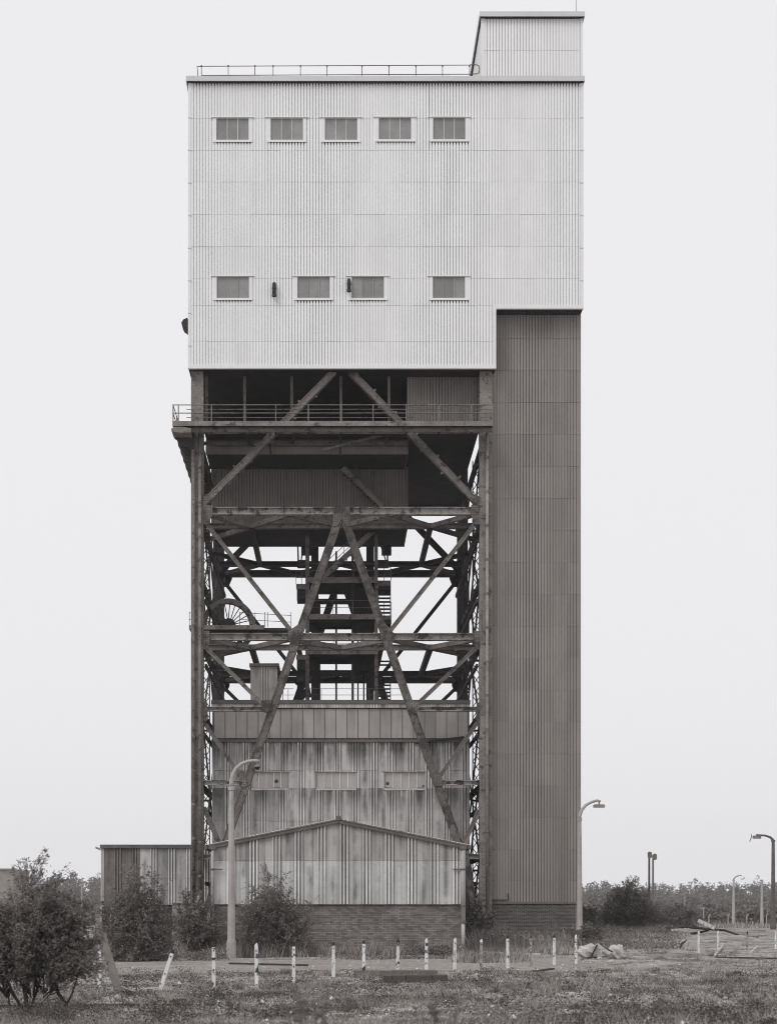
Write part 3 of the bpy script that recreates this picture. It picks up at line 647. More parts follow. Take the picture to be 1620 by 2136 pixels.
for px in (361, 372, 441, 510, 575, 643, 711, 778, 847, 915, 983, 1027): MB().bar(P(px, 843.5, GY + 0.03), P(px, 886, GY + 0.03), 0.055, 0.055).build('post', M['steel'], gal)
for py in (844.5, 861.5): MB().tube([P(360, py, GY + 0.03), P(1028, py, GY + 0.03)], 0.026, 6).build('rail', M['steel'], gal)
for py in (853.6, 871): MB().tube([P(389, py, D0 - 0.25), P(1024, py, D0 - 0.25)], 0.02, 6).build('rail', M['steel'], gal)
for y in (86, 89, 92, 95, 98, 100.4): MB().bar((gx0 - 0.03, y, PZ(843.5, GY)), (gx0 - 0.03, y, PZ(880, GY)), 0.05, 0.05).build('post', M['steel'], gal)
for py in (844.5, 861.5): MB().tube([(gx0 - 0.03, GY, PZ(py, GY)), (gx0 - 0.03, 100.5, PZ(py, GY))], 0.024, 6).build('rail', M['steel'], gal)

# ------------------------------------------------------------------ stair tower (dark clad shaft at the right)
DS = 85.75
sx0, sx1 = PX(1025.5, DS), PX(1211, DS); szb = PZ(1882, DS); szt = PZ(651, DS)
stw = thing('stair_tower', ((sx0 + sx1) / 2, 93, 0), 'tall windowless brown ribbed stair shaft on a brick base at the right side', 'building')
srows = [szb]; z = szb
lap = [1838, 1773] + [1773 - 66.7 * k for k in range(1, 17)]
srows += [PZ(p, DS) for p in lap if PZ(p, DS) < szt - 0.5] + [szt]
clad(stw, sx0 + 0.13, sx1 - 0.10, srows, DS, 0.8, GROOVE, M['brown'])
for xa, xb in ((sx0, sx0 + 0.125), (sx1 - 0.095, sx1)):
    for za, zb_ in zip(srows, srows[1:]): box_part('corner_trim', M['brown'], stw, xa, xb, DS - 0.03, DS + 0.12, za + 0.015, zb_)
box_part('wall', M['lining'], stw, sx0 + 0.05, sx1 - 0.05, DS + 0.14, 91.9, szb, szt)
side_clad(stw, sx1 - 0.02, DS + 0.12, 92, szb, szt, M['brown'], 1)
side_clad(stw, sx0 + 0.02, DS + 0.12, 92, szb, szt, M['brown'], -1)
box_part('drip_sill', M['kerb'], stw, sx0 - 0.03, sx1 - 0.02, DS - 0.08, DS + 0.1, szb - 0.1, szb - 0.003)
brick_wall(stw, sx0 + 0.02, PX(1207, DS), -0.1, szb - 0.103, DS, M['brick_dark'], M['mortar_light'], 0)
box_part('brick_return', M['brick_dark'], stw, PX(1207, DS) - 0.2, PX(1207, DS) - 0.002, DS + 0.21, 92, -0.1, szb - 0.103)
MB().tube([P(1026, 1878, DS - 0.1), P(1059, 1878, DS - 0.1), P(1059, 1864, DS - 0.1)], 0.035, 6).build('conduit', M['black'], stw)

# ------------------------------------------------------------------ inner shaft headgear with platforms and stairs
IY = 91.5
ig = thing('shaft_headgear', (PX(712, IY), IY, 13.6), 'dark inner shaft frame with stacked platforms, ladders and guide posts inside the tower', 'headgear')
zbot = 13.55
def ibox(nm, m, a, b, t, bt, Y, dep): return box_part(nm, m, ig, PX(a, Y), PX(b, Y), Y, Y + dep, PZ(bt, Y), PZ(t, Y))
for (a, b, t, Y, dp, m) in ((637, 645, 1102, IY, 0.22, 'steel'), (781, 788, 1102, IY, 0.22, 'steel'), (649, 664, 1140, 93.2, 0.5, 'steel_dark'), (764, 780, 1140, 93.2, 0.5, 'steel_dark'),
                            (664, 668, 1250, 94.5, 0.15, 'steel_dark'), (733, 738, 1150, 92.2, 0.2, 'steel_dark'), (699, 703, 1150, 95, 0.12, 'steel_dark'), (745, 748, 1290, 94, 0.12, 'steel_dark'), (757, 760, 1290, 94, 0.12, 'steel_dark')):
    box_part('guide_post', M[m], ig, PX(a, Y), PX(b, Y), Y, Y + dp, zbot, PZ(t, Y))
ibox('shaft_lining', M['steel_dark'], 738, 764, 1220, 1322, 93.3, 0.1)
ibox('shaft_lining', M['steel_dark'], 736, 782, 1293, 1318, 92.6, 0.1)
ibox('shaft_lining', M['steel_dark'], 738, 783, 1366, 1400, 92.6, 0.1)
ibox('shaft_lining', M['steel_dark'], 643, 664, 1228, 1318, 93.8, 0.1); ibox('shaft_lining', M['steel_dark'], 645, 662, 1366, 1400, 93.8, 0.1)
for (t, b, l, r) in ((1204, 1216, 638, 788), (1281, 1292, 641, 782), (1356, 1365, 640, 787)):
    ibox('platform_edge', M['steel'], l, r, t, b, IY - 0.3, 0.1)
    box_part('platform', M['steel_dark'], ig, PX(l, IY), PX(r, IY), IY - 0.199, 95.2, PZ(b - 3, IY), PZ(b - 5, IY))
    for px in (l + 2, (l + r) / 2 - 18, (l + r) / 2 + 24, r - 4): MB().tube([P(px, t + 2, IY - 0.25), P(px, t - 29, IY - 0.25)], 0.018, 5).build('post', M['wire'], ig)
    for dy in (-28, -14): MB().tube([P(l, t + dy, IY - 0.25), P(r, t + dy, IY - 0.25)], 0.016, 5).build('rail', M['wire'], ig)
    ibox('cross_beam', M['steel_dark'], 646, 784, b + 14, b + 20, 94.4, 0.15); ibox('cross_beam', M['steel_dark'], 646, 784, b + 33, b + 44, 93.4, 0.15)
for (t, b, l, r) in ((1218, 1229, 617.5, 640), (1366, 1376, 617.5, 640), (1211, 1222, 787, 815), (1284, 1293, 786, 816)):
    ibox('landing', M['steel'], l, r, t, b, 92.0, 0.1); ibox('landing_box', M['steel_dark'], l + 1.5, r, b, b + (21 if l < 700 else 8), 92.12, 1.4)
    for px in (l, (l + r) / 2, r): MB().tube([P(px, t, 92), P(px, t - 27, 92)], 0.018, 5).build('post', M['wire'], ig)
    for dy in (-27, -13): MB().tube([P(l, t + dy, 92), P(r, t + dy, 92)], 0.016, 5).build('rail', M['wire'], ig)
for (l, r, t) in ((620, 641, 1168), (788, 810, 1168)):   # buffer catches under the bin
    ibox('catch_beam', M['steel_dark'], l, r, t, t + 13, 92.2, 0.6); bar_part('catch_rod', M['black'], ig, P(l + 1 if l < 700 else r - 2, 1138, 92.3), P(l + 2 if l < 700 else r - 2, t, 92.3), 0.09, 0.09)
    bar_part('catch_rod', M['black'], ig, P(l + 14 if l < 700 else r - 16, 1138, 92.3), P(l + 8 if l < 700 else r - 6, t, 92.3), 0.07, 0.07)
    ibox('catch_beam', M['steel_dark'], l + 8, r + 6 if l > 700 else r + 10, 1140, 1156, 92.6, 0.4)
for (t, b) in ((1231, 1284), (1378, 1392), (1428, 1459)):     # ladder stairs on the right landing
    for s_ in (789, 814): bar_part('stringer', M['steel_dark'], ig, P(s_, t - 4, 92.6), P(s_, b + 2, 92.6), 0.05, 0.16)
    y_ = t
    while y_ < b: ibox('tread', M['steel_dark'], 790, 813, y_, y_ + 2.2, 92.5, 0.26); y_ += 7.6
def flight(p, q, Y, w=9):
    o = MB().bar(P(*p, Y), P(*q, Y), 0.30, 0.1).build('stair_stringer', M['steel'], ig); MB().bar(P(*p, Y + 0.9), P(*q, Y + 0.9), 0.28, 0.08).build('stair_stringer', M['steel_dark'], ig)
    for k in range(1, 12):
        t = k / 12; c = P(p[0] + (q[0] - p[0]) * t, p[1] + (q[1] - p[1]) * t, Y); box_part('tread', M['steel_dark'], ig, c.x - 0.13, c.x + 0.13, Y + 0.06, Y + 0.85, c.z - 0.02, c.z + 0.02)
    for dy in (-26, -13): MB().tube([P(p[0], p[1] + dy, Y), P(q[0], q[1] + dy, Y)], 0.018, 5).build('rail', M['wire'], ig)
    for t in (0.1, 0.4, 0.7, 0.95): MB().tube([P(p[0] + (q[0] - p[0]) * t, p[1] + (q[1] - p[1]) * t, Y), P(p[0] + (q[0] - p[0]) * t, p[1] + (q[1] - p[1]) * t - 27, Y)], 0.018, 5).build('post', M['wire'], ig)
flight((672, 1206), (786, 1100), 91.2); flight((714, 976), (798, 1056), 89.2)
for (p, q, Y) in (((640, 1440), (600, 1500), 94), ((782, 1405), (800, 1455), 94), ((645, 1455), (618, 1330), 96), ((800, 1330), (772, 1455), 96)): MB().bar(P(*p, Y), P(*q, Y), 0.3, 0.3).build('raker', M['steel_dark'], ig)

MB().tube([P(866, 1550, 86.9), P(968, 1538, 86.6)], 0.07, 6).build('stay_rod', M['black'], ig)
# rope sheave
wy = 89.6; wc = P(476, 1306, wy); RO, RI = 1.52, 1.22
sh = thing('rope_pulley', wc, 'spoked rope sheave wheel behind the left side of the tower front', 'sheave')
rot = Matrix.Rotation(math.radians(13), 4, 'Z')
def wv(r, a, y): return wc + rot @ Vector((r * math.cos(a), y, r * math.sin(a)))
rim = MB(); NS = 48
prof_ = [(RO, -0.26), (RO, 0.26), (RI + 0.03, 0.16), (RI, 0.0), (RI + 0.03, -0.16)]
for i in range(NS):
    for (r, y) in prof_: rim.v.append(tuple(wv(r, 2 * math.pi * i / NS, y)))
for i in range(NS):
    for j in range(5): a, b = i * 5 + j, i * 5 + (j + 1) % 5; c, d = ((i + 1) % NS) * 5 + (j + 1) % 5, ((i + 1) % NS) * 5 + j; rim.f.append((a, d, c, b))
rim.build('rim', M['steel'], sh)
MB().tube([wv(0, 0, -0.25), wv(0, 0, 0.25)], 0.40, 20).build('hub', M['steel_dark'], sh)
for i in range(26):
    a = 2 * math.pi * i / 26 + 0.05; MB().tube([wv(0.38, a, -0.15 if i % 2 else 0.15), wv(RI + 0.02, a, 0)], 0.028, 5).build('spoke', M['steel_dark'], sh)
    if i % 2 == 0: MB().bar(wv(RI + 0.01, a, -0.17), wv(RO - 0.03, a, -0.17), 0.14, 0.05).build('rim_lug', M['steel_dark'], sh)
spf = thing('sheave_platform', P(475, 1310, 88.4), 'narrow railed platform carrying the spoked rope wheel at the left', 'platform')
box_part('platform_edge', M['steel'], spf, PX(394, 88.2), PX(552, 88.2), 88.2, 88.3, PZ(1313, 88.2), PZ(1304, 88.2))
box_part('platform', M['steel_dark'], spf, PX(394, 88.2), PX(552, 88.2), 88.301, 91.5, PZ(1311, 88.2), PZ(1308, 88.2))
box_part('platform', M['steel_dark'], spf, PX(552, 88.6), PX(606, 88.6), 88.6, 90.5, PZ(1316, 88.6), PZ(1310, 88.6))
for px in (395, 500, 532, 552, 558, 607): MB().tube([P(px, 1308, 88.3), P(px, 1277, 88.3)], 0.018, 5).build('post', M['wire'], spf)
for py in (1278, 1292): MB().tube([P(394, py, 88.3), P(410, py + 2, 88.3)], 0.016, 5).build('rail', M['wire'], spf); MB().tube([P(500, py, 88.3), P(607, py + 6, 88.3)], 0.016, 5).build('rail', M['wire'], spf)
for x in (PX(452, 90.6), PX(500, 90.6)): MB().bar((x, 90.6, PZ(1306, 90.6)), (x, 90.6, PZ(1345, 90.6)), 0.3, 0.3).build('bearing_stool', M['steel_dark'], spf)

# ------------------------------------------------------------------ shaft building inside the tower legs
DK = 87.0
kx0, kx1 = PX(442, DK), PX(979, DK); kzt = PZ(1461, DK)
kb = thing('shaft_building', ((kx0 + kx1) / 2, 93, 0), 'stained cement-sheet shaft building standing inside the tower legs with three windows', 'building')
kw = [(525, 601), (660, 742), (802, 886)]; zwt, zwb = PZ(1611, DK), PZ(1643, DK)
kh = [(PX(a, DK) - 0.05, PX(b, DK) + 0.05, zwb - 0.12, zwt + 0.05) for a, b in kw]
krows = rows_px(DK, [1790, 1713, 1648, 1607, 1549])
for hx_ in [(kx0 + 0.12, kx1 - 0.12)]: clad(kb, hx_[0], hx_[1], krows, DK, 1.0, CEMENT, M['asb'], kh, wob=0.012)
box_part('wall', M['lining'], kb, kx0 + 0.02, kx1 - 0.02, DK + 0.13, 99.5, -0.1, kzt - 0.3)
for xa in (kx0, kx1 - 0.115): box_part('corner_trim', M['asb'], kb, xa, xa + 0.115, DK - 0.04, DK + 0.12, 3.0, PZ(1549, DK))
for (a, b), brk in zip(kw, ({3: (0.35, 0.4, 0.11)}, None, {0: (0.35, 0.25, 0.1), 4: (0.8, 0.1, 0.06)})):
    window(kb, PX(a, DK), PX(b, DK), zwb, zwt, DK, 5, M['asb'], M['pane2'], M['glaze'], brk=brk, sill_m=M['pipe'], surround=0.04)
x = kx0 + 0.12; pw = 23.1 * DK / F; i = 0
while x < kx1 - 0.15:                                     # row of flat panels
    b = min(x + pw - 0.025, kx1 - 0.1); box_part('wall_panel', M['panel'], kb, x, b, DK + 0.02 + U(0, 0.012), DK + 0.06, PZ(1540, DK), PZ(1479, DK))
    box_part('cover_strip', M['eave'], kb, b + 0.004, b + 0.021, DK - 0.0, DK + 0.07, PZ(1540, DK), PZ(1479, DK)); x += pw; i += 1
box_part('gutter_board', M['eave'], kb, kx0 - 0.02, kx1 + 0.02, DK - 0.12, DK + 0.05, PZ(1549, DK), PZ(1543.5, DK))
bl = MB(); x = kx0
while x < kx1: bl.box(x, x + 0.05, DK - 0.135, DK - 0.121, PZ(1548, DK), PZ(1540, DK)); x += pw / 2
bl.build('gutter_clips', M['eave'], kb, kind='stuff')
box_part('roof_edge', M['asb'], kb, kx0 - 0.02, kx1 + 0.02, DK - 0.10, DK + 0.1, PZ(1477, DK), PZ(1469.5, DK))
box_part('roof_edge', M['eave'], kb, kx0 - 0.03, kx1 + 0.03, DK - 0.16, DK + 0.12, PZ(1469, DK), kzt)
box_part('roof', M['eave'], kb, kx0, kx1, DK + 0.12, 99.5, kzt - 0.28, kzt - 0.06)
box_part('roof_frieze', M['lining'], kb, kx0 + 0.02, kx1 - 0.02, DK + 0.07, DK + 0.129, PZ(1549, DK), kzt - 0.29)
rk = MB()
for (l, r) in ((590, 612), (640, 700), (700, 770), (770, 845)):
    for py in (1437, 1450): rk.tube([P(l, py, 89.5), P(r, py, 89.5)], 0.016, 5)
    for px in (l, (l + r) / 2): rk.tube([P(px, 1437, 89.5), P(px, 1466, 89.5)], 0.018, 5)
rk.build('roof_rail', M['wire'], kb)
# monitor box on its roof
mo = thing('vent_box', P(551, 1461, 88.2), 'small cement-sheet vent box on the roof of the shaft building', 'vent')
MX0, MX1 = PX(522.5, 88.2), PX(578, 88.2); mz1 = PZ(1391, 88.2)
clad(mo, MX0, MX1, [kzt - 0.1, mz1], 88.2, 1.0, CEMENT, M['asb4'])
box_part('box_body', M['lining'], mo, MX0 + 0.03, MX1 - 0.03, 88.34, 90.0, kzt - 0.1, mz1)
box_part('lid', M['eave'], mo, MX0 - 0.06, MX1 + 0.10, 88.05, 90.1, mz1 + 0.003, mz1 + 0.17)
side_clad(mo, MX1, 88.32, 90.0, kzt - 0.1, mz1, M['dark_clad'], 1)

# ------------------------------------------------------------------ gabled annexe in front
DG = 67.3
ax0, ax1, axr = PX(440.5, DG), PX(967.5, DG), PX(706, DG)
ez, rz = PZ(1770, DG), PZ(1717, DG)
an = thing('gabled_annexe', (axr, 77, 0), 'low gabled annexe of stained cement sheets on a brick base in front of the tower', 'building')
topf = lambda x: rz - abs(x - axr) * (rz - ez) / (axr - ax0)
bzt = PZ(1887.5, DG)
clad(an, ax0 + 0.1, ax1 - 0.08, [bzt + 0.01, PZ(1796, DG)], DG, 0.96, (0.96, CEMENT[1]), M['asb2'], top=topf, wob=0.012)
clad(an, ax0 + 0.1, ax1 - 0.08, [PZ(1796, DG), rz + 0.3], DG, 0.96, (0.96, CEMENT[1]), M['asb5'], top=topf, wob=0.012)
n5 = [(ax0 + .05, bzt + 0.01), (ax1 - .05, bzt + 0.01), (ax1 - .05, ez), (axr, rz), (ax0 + .05, ez)]
MB().add([(x, DG + 0.13, z) for x, z in n5] + [(x, 86.7, z) for x, z in n5], [(0, 1, 2, 3, 4), (9, 8, 7, 6, 5)] + [(i, 5 + i, 5 + (i + 1) % 5, (i + 1) % 5) for i in range(5)]).build('wall', M['lining'], an)
for s_, xe in ((-1, ax0), (1, ax1)):
    bar_part('barge_board', M['eave'], an, (axr, DG - 0.12, rz + 0.06), (xe + s_ * 0.12, DG - 0.12, ez + 0.03), 0.15, 0.06)
    bar_part('barge_board', M['plank'], an, (axr, DG - 0.06, rz + 0.14), (xe + s_ * 0.14, DG - 0.06, ez + 0.11), 0.05, 0.22)
    dx = xe + s_ * 0.25 - axr
    MB().add([(axr, DG - 0.15, rz + 0.165), (xe + s_ * 0.25, DG - 0.15, ez + 0.12), (xe + s_ * 0.25, 86.8, ez + 0.12), (axr, 86.8, rz + 0.165),
              (axr, DG - 0.15, rz + 0.195), (xe + s_ * 0.25, DG - 0.15, ez + 0.15), (xe + s_ * 0.25, 86.8, ez + 0.15), (axr, 86.8, rz + 0.195)],
             [(0, 1, 2, 3), (7, 6, 5, 4), (0, 4, 5, 1), (1, 5, 6, 2), (2, 6, 7, 3)]).build('roof_slope', M['asb2'], an)
    g = MB().tube([(xe + s_ * 0.22, DG - 0.18, ez + 0.03), (xe + s_ * 0.22, 86, ez + 0.03)], 0.09, 8).build('gutter', M['eave'], an)
MB().tube([(axr, DG - 0.2, rz + 0.2), (axr, 86.7, rz + 0.2)], 0.11, 10).build('ridge_cap', M['eave'], an)
brick_wall(an, ax0 + 0.03, ax1 - 0.03, -0.1, bzt - 0.02, DG + 0.03, M['brick'], M['mortar'], 300)
box_part('flashing', M['eave'], an, ax0, ax1, DG - 0.03, DG + 0.2, bzt - 0.018, bzt + 0.006)
for px, yb, sl_ in ((443.5, 1981, 0.075), (965.5, 1962, 0.10)):
    xx = PX(px, DG - 0.15); zz0 = 0.25; m_ = M['pipe']
    o = MB().tube([(xx, DG - 0.16, zz0), (xx, DG - 0.16, 1.4), ], sl_ * 0.8, 8).build('downpipe', m_, an, True)
    MB().tube([(xx, DG - 0.16, 1.38), (xx, DG - 0.16, ez - 0.15), (xx + 0.05, DG - 0.1, ez + 0.02)], sl_, 8).build('downpipe', m_, an, True)
    for z in (1.38, 2.05, 3.62): MB().tube([(xx, DG - 0.16, z), (xx, DG - 0.16, z + 0.07)], sl_ + 0.03, 8).build('pipe_collar', M['eave'], o)
    s_ = 1 if px < 700 else -1
    MB().bar((xx, DG - 0.14, 3.66), (xx + s_ * 0.42, DG - 0.14, 3.66), 0.05, 0.05).build('pipe_bracket', M['eave'], o)
    box_part('gutter_box', M['plank'], o, xx - 0.14, xx + 0.14, DG - 0.28, DG - 0.05, ez - 0.06, ez + 0.10)

# ------------------------------------------------------------------ shed at the left
DL = 88.0
qx0, qx1 = PX(210.5, DL), PX(440, DL); qt, qb = PZ(1770, DL), PZ(1888, DL)
sd = thing('side_shed', (PX(300, DL), 92, 0), 'low flat-roofed shed of streaked cement sheets at the left foot of the tower', 'shed')
clad(sd, qx0 + 0.16, qx0 + 2.16, [qb, PZ(1833, DL), qt], DL, 1.0, CEMENT, M['asb3d'], wob=0.012)
clad(sd, qx0 + 2.16, qx1, [qb, PZ(1833, DL), qt], DL, 1.0, CEMENT, M['asb3'], wob=0.012)
box_part('corner_trim', M['asb'], sd, qx0, qx0 + 0.155, DL - 0.05, DL + 0.12, qb + 0.2, qt)
box_part('wall', M['lining'], sd, qx0 + 0.03, qx1, DL + 0.13, 98, qb, qt)
box_part('eave_board', M['eave'], sd, qx0 - 0.03, qx1, DL - 0.16, DL + 0.1, qt + 0.003, PZ(1762.5, DL))
box_part('roof', M['eave'], sd, qx0 - 0.03, qx1, DL + 0.101, 98, qt + 0.003, PZ(1763, DL))
MB().tube([P(199, 1768, DL), P(211, 1773, DL + 0.2)], 0.06, 6).build('gutter_end', M['pipe'], sd)
brick_wall(sd, PX(232, DL), PX(440, DL), -0.1, qb - 0.01, DL + 0.05, M['brick_dark'], M['mortar'], 0)
brick_wall(sd, PX(198, DL), PX(209.5, DL), -0.1, qb, DL + 0.02, M['brick'], M['mortar_light'], 0)
fr = MB(); fr.box(PX(209.6, DL), PX(212, DL), DL, DL + 0.1, 0.3, qb - 0.02); fr.box(PX(229.5, DL), PX(231.9, DL), DL, DL + 0.1, 0.3, qb - 0.02); fr.box(PX(212.05, DL), PX(229.45, DL), DL, DL + 0.1, qb - 0.09, qb - 0.02)
fr.build('door_frame', M['pipe'], sd); box_part('doorway', M['black'], sd, PX(212, DL), PX(229.5, DL), DL + 0.3, DL + 0.35, -0.1, qb - 0.09)
blk = thing('low_block', P(395, 1925, 84), 'low rendered concrete block in front of the left shed beside the column', 'block')
box_part('block_body', M['render'], blk, PX(359, 84), PX(438, 84), 84.0, 84.9, 0.0, PZ(1887, 84)); box_part('coping', M['eave'], blk, PX(358, 84), PX(439, 84), 83.95, 84.95, PZ(1887, 84) + 0.002, PZ(1885, 84) + 0.01)
# pale block far away at the left edge
fb = thing('far_block', P(5, 1840, 190), 'grey flat-topped building far off behind the bush at the left edge', 'building')
box_part('wall', M['render'], fb, PX(-60, 190), PX(28, 190), 190, 200, 0, PZ(1814, 190)); box_part('roof', M['fascia'], fb, PX(-61, 190), PX(29, 190), 189.8, 200.2, PZ(1814, 190), PZ(1811, 190))

# ------------------------------------------------------------------ lamps and poles
def concrete_lamp(px, base_py, Y, top_py, r0, r1, arm, head, label, m=None, am=None, zb_=None):
    """arm: [(px,py)...] from the top of the column; head: (px, py, half width, half height, kind)"""
    m = m or M['concrete']; x = PX(px, Y); z0 = gzs(x, Y) - 0.1; zt_ = PZ(top_py, Y)
    t = thing('street_lamp', (x, Y, z0), label, 'street lamp', 'street lamps round the colliery yard')
    h = zt_ - z0
    MB().tube([(x, Y, z0), (x, Y, z0 + h * 0.11), (x, Y, z0 + h * 0.13), (x, Y, zt_)], [r0 * 1.25, r0 * 1.2, r0, r1], 8).build('lamp_column', m, t)
    MB().tube([(x, Y, zt_ - 0.02), (x, Y, zt_ + 0.12)], r1 * 1.35, 8).build('collar', m, t)
    pts = [(x, Y, zt_ + 0.1)] + [tuple(P(a, b, Y)) for a, b in arm]
    n = len(pts); MB().tube(pts, [r1 * (1.0 - 0.45 * i / (n - 1)) for i in range(n)], 8).build('lamp_arm', am or m, t, True)
    if head:
        hxp, hyp, hw, hh_, kind = head; c = P(hxp, hyp, Y); w = hw * Y / F; hh2 = hh_ * Y / F
        if kind == 'bowl':
            MB().tube([c + Vector((0, 0, hh2)), c + Vector((0, 0, hh2 * 0.4)), c + Vector((0, 0, -hh2 * 0.1))], [w * 0.35, w, w * 1.0], 12).build('lantern_cap', M['lampmetal'], t)
            MB().tube([c + Vector((0, 0, -hh2 * 0.12)), c + Vector((0, 0, -hh2 * 0.7)), c + Vector((0, 0, -hh2 * 1.2))], [w * 0.7, w * 0.6, w * 0.3], 12).build('lantern_bowl', M['black'], t)
            MB().tube([c + Vector((0, 0, hh2)), c + Vector((0, 0, hh2 * 2.4))], w * 0.35, 8).build('lantern_stem', M['lampmetal'], t)
        else:
            cc = c; mb = MB(); mb.add([(cc.x - w, Y - w * .5, cc.z), (cc.x + w, Y - w * .5, cc.z), (cc.x + w, Y + w * .5, cc.z), (cc.x - w, Y + w * .5, cc.z),
                    (cc.x - w * .8, Y - w * .35, cc.z + hh2), (cc.x + w * .8, Y - w * .35, cc.z + hh2), (cc.x + w * .8, Y + w * .35, cc.z + hh2), (cc.x - w * .8, Y + w * .35, cc.z + hh2)],
                    [(0,3,2,1),(4,5,6,7),(0,1,5,4),(1,2,6,5),(2,3,7,6),(3,0,4,7)]); mb.build('lantern_cap', M['lampmetal'], t)
            box_part('lantern_glass', M['lampglass'], t, cc.x - w * .9, cc.x + w * .9, Y - w * .42, Y + w * .42, cc.z - hh2 * 0.9, cc.z - 0.004)
            if kind == 'hung': MB().tube([c + Vector((0, 0, hh2)), c + Vector((0, 0, hh2 * 3.2))], 0.04, 6).build('lantern_stem', M['lampmetal'], t)
    return t
l1 = concrete_lamp(482.5, 2000, 62, 1648, 0.155, 0.095, [(482.5, 1632), (485, 1618), (492, 1604), (503, 1594), (517, 1588.5), (530, 1587), (542, 1588)], (537, 1600, 7.5, 5, 'bowl'),
              'tall concrete lamp with curved arm in front of the gabled annexe')
MB().tube([P(540, 1608, 62), P(537, 1620, 62), P(536, 1630, 62)], 0.008, 4).build('loose_wire', M['black'], l1)
concrete_lamp(1208, 1968, 82, 1712, 0.165, 0.10, [(1208.5, 1702), (1213, 1690), (1221, 1680), (1232, 1674), (1245, 1670), (1252, 1672)], (1249, 1682, 12.5, 3.5, 'hung'),
              'concrete lamp with curved arm at the corner of the brown stair shaft')
concrete_lamp(1612, 1938, 131, 1756, 0.20, 0.13, [(1612, 1753), (1606, 1747), (1596, 1743.5), (1577, 1742)], (1578, 1747, 9, 3.5, 'box'),
              'dark lamp with thick column and arm pointing left at the right edge', m=M['kerb'])
MB().tube([P(1567, 1741, 131), P(1566, 1749, 131), P(1563, 1756, 131)], 0.03, 4).build('hanging_flap', M['black'], [o for o in COL.objects if o.name.startswith('street_lamp')][-1])
concrete_lamp(1529.5, 1938, 232, 1838, 0.26, 0.14, [(1530, 1834), (1533, 1830), (1540, 1827), (1546, 1827)], None, 'pale distant concrete lamp with curved arm and no lantern')
concrete_lamp(1588.5, 1938, 232, 1842, 0.26, 0.13, [(1588.5, 1838)], (1588, 1837, 3, 1.5, 'box'), 'pale distant concrete lamp seen end on beside the dark one')
concrete_lamp(1467, 1930, 260, 1898, 0.14, 0.09, [(1467, 1896)], (1465, 1894.5, 5, 2, 'box'), 'short distant lamp rising from the pale scrub')
concrete_lamp(1427.5, 1930, 270, 1868, 0.12, 0.08, [(1427.5, 1864)], (1427, 1863, 6, 1.2, 'box'), 'slim distant lamp against the wood to the right of the floodlights')
concrete_lamp(170.5, 1920, 200, 1848, 0.12, 0.10, [(170.5, 1845)], (170.5, 1844, 2.5, 1.5, 'box'), 'pale distant lamp against the wood left of the shed')
def flood(px, Y, top, hx_, label, m):
    x = PX(px, Y); z0 = gzs(x, Y) - 0.1; t = thing('floodlight_mast', (x, Y, z0), label, 'floodlight mast', 'floodlight masts beyond the bush')
    MB().tube([(x, Y, z0), (x, Y, PZ(top, Y))], [0.12, 0.09], 8).build('mast', m, t)
    MB().tube([(x, Y, PZ(top, Y)), (PX(hx_, Y), Y - 0.2, PZ(top - 1, Y))], 0.07, 6).build('mast_arm', m, t)
    for k, dy in enumerate((0, 5)):
        c = P(hx_, top + dy, Y - 0.3); MB().tube([c, c + Vector((-0.03, -0.3, -0.08))], [0.12, 0.22], 10).build('floodlight', M['lampmetal'], t)
flood(1353.5, 150, 1780, 1354, 'darker nearer floodlight mast rising behind the round bush', M['wood_dark']); flood(1361.5, 158, 1784, 1364.5, 'paler second floodlight mast just right of the dark one', M['kerb'])

# ------------------------------------------------------------------ white posts
pw_ = {}
def post_meshes():
    for key, m in (('w', M['postw']), ('g', M['postg'])):
        mb = MB(); s_ = 0.043; mb.add([(-s_, -s_*.8, -0.15), (s_, -s_*.8, -0.15), (s_, s_*.8, -0.15), (-s_, s_*.8, -0.15), (-s_*.86, -s_*.7, 0.94), (s_*.86, -s_*.7, 0.94), (s_*.86, s_*.7, 0.94), (-s_*.86, s_*.7, 0.94)],
                                   [(0,3,2,1),(4,5,6,7),(0,1,5,4),(1,2,6,5),(2,3,7,6),(3,0,4,7)])
        me = mb.mesh('post_shaft'); me.materials.append(m); pw_[key] = me
    s_ = 0.04; mb = MB(); mb.add([(-s_, -s_*.75, 0.941), (s_, -s_*.75, 0.941), (s_, s_*.75, 0.941), (-s_, s_*.75, 0.941), (-s_*.8, -s_*.5, 1.01), (s_*.5, -s_*.5, 1.05), (s_*.5, s_*.5, 1.05), (-s_*.8, s_*.5, 1.01)],
                                [(0,3,2,1),(4,5,6,7),(0,1,5,4),(1,2,6,5),(2,3,7,6),(3,0,4,7)])
    for key, m in (('black', M['black']), ('white', M['postw'])):
        me = mb.mesh('post_cap'); me.materials.append(m); pw_[key] = me
    mb = MB(); mb.tube([(0, -0.042, 0), (0, -0.032, 0)], 0.017, 8); me = mb.mesh('bolt_hole'); me.materials.append(M['black']); pw_['hole'] = me
post_meshes()
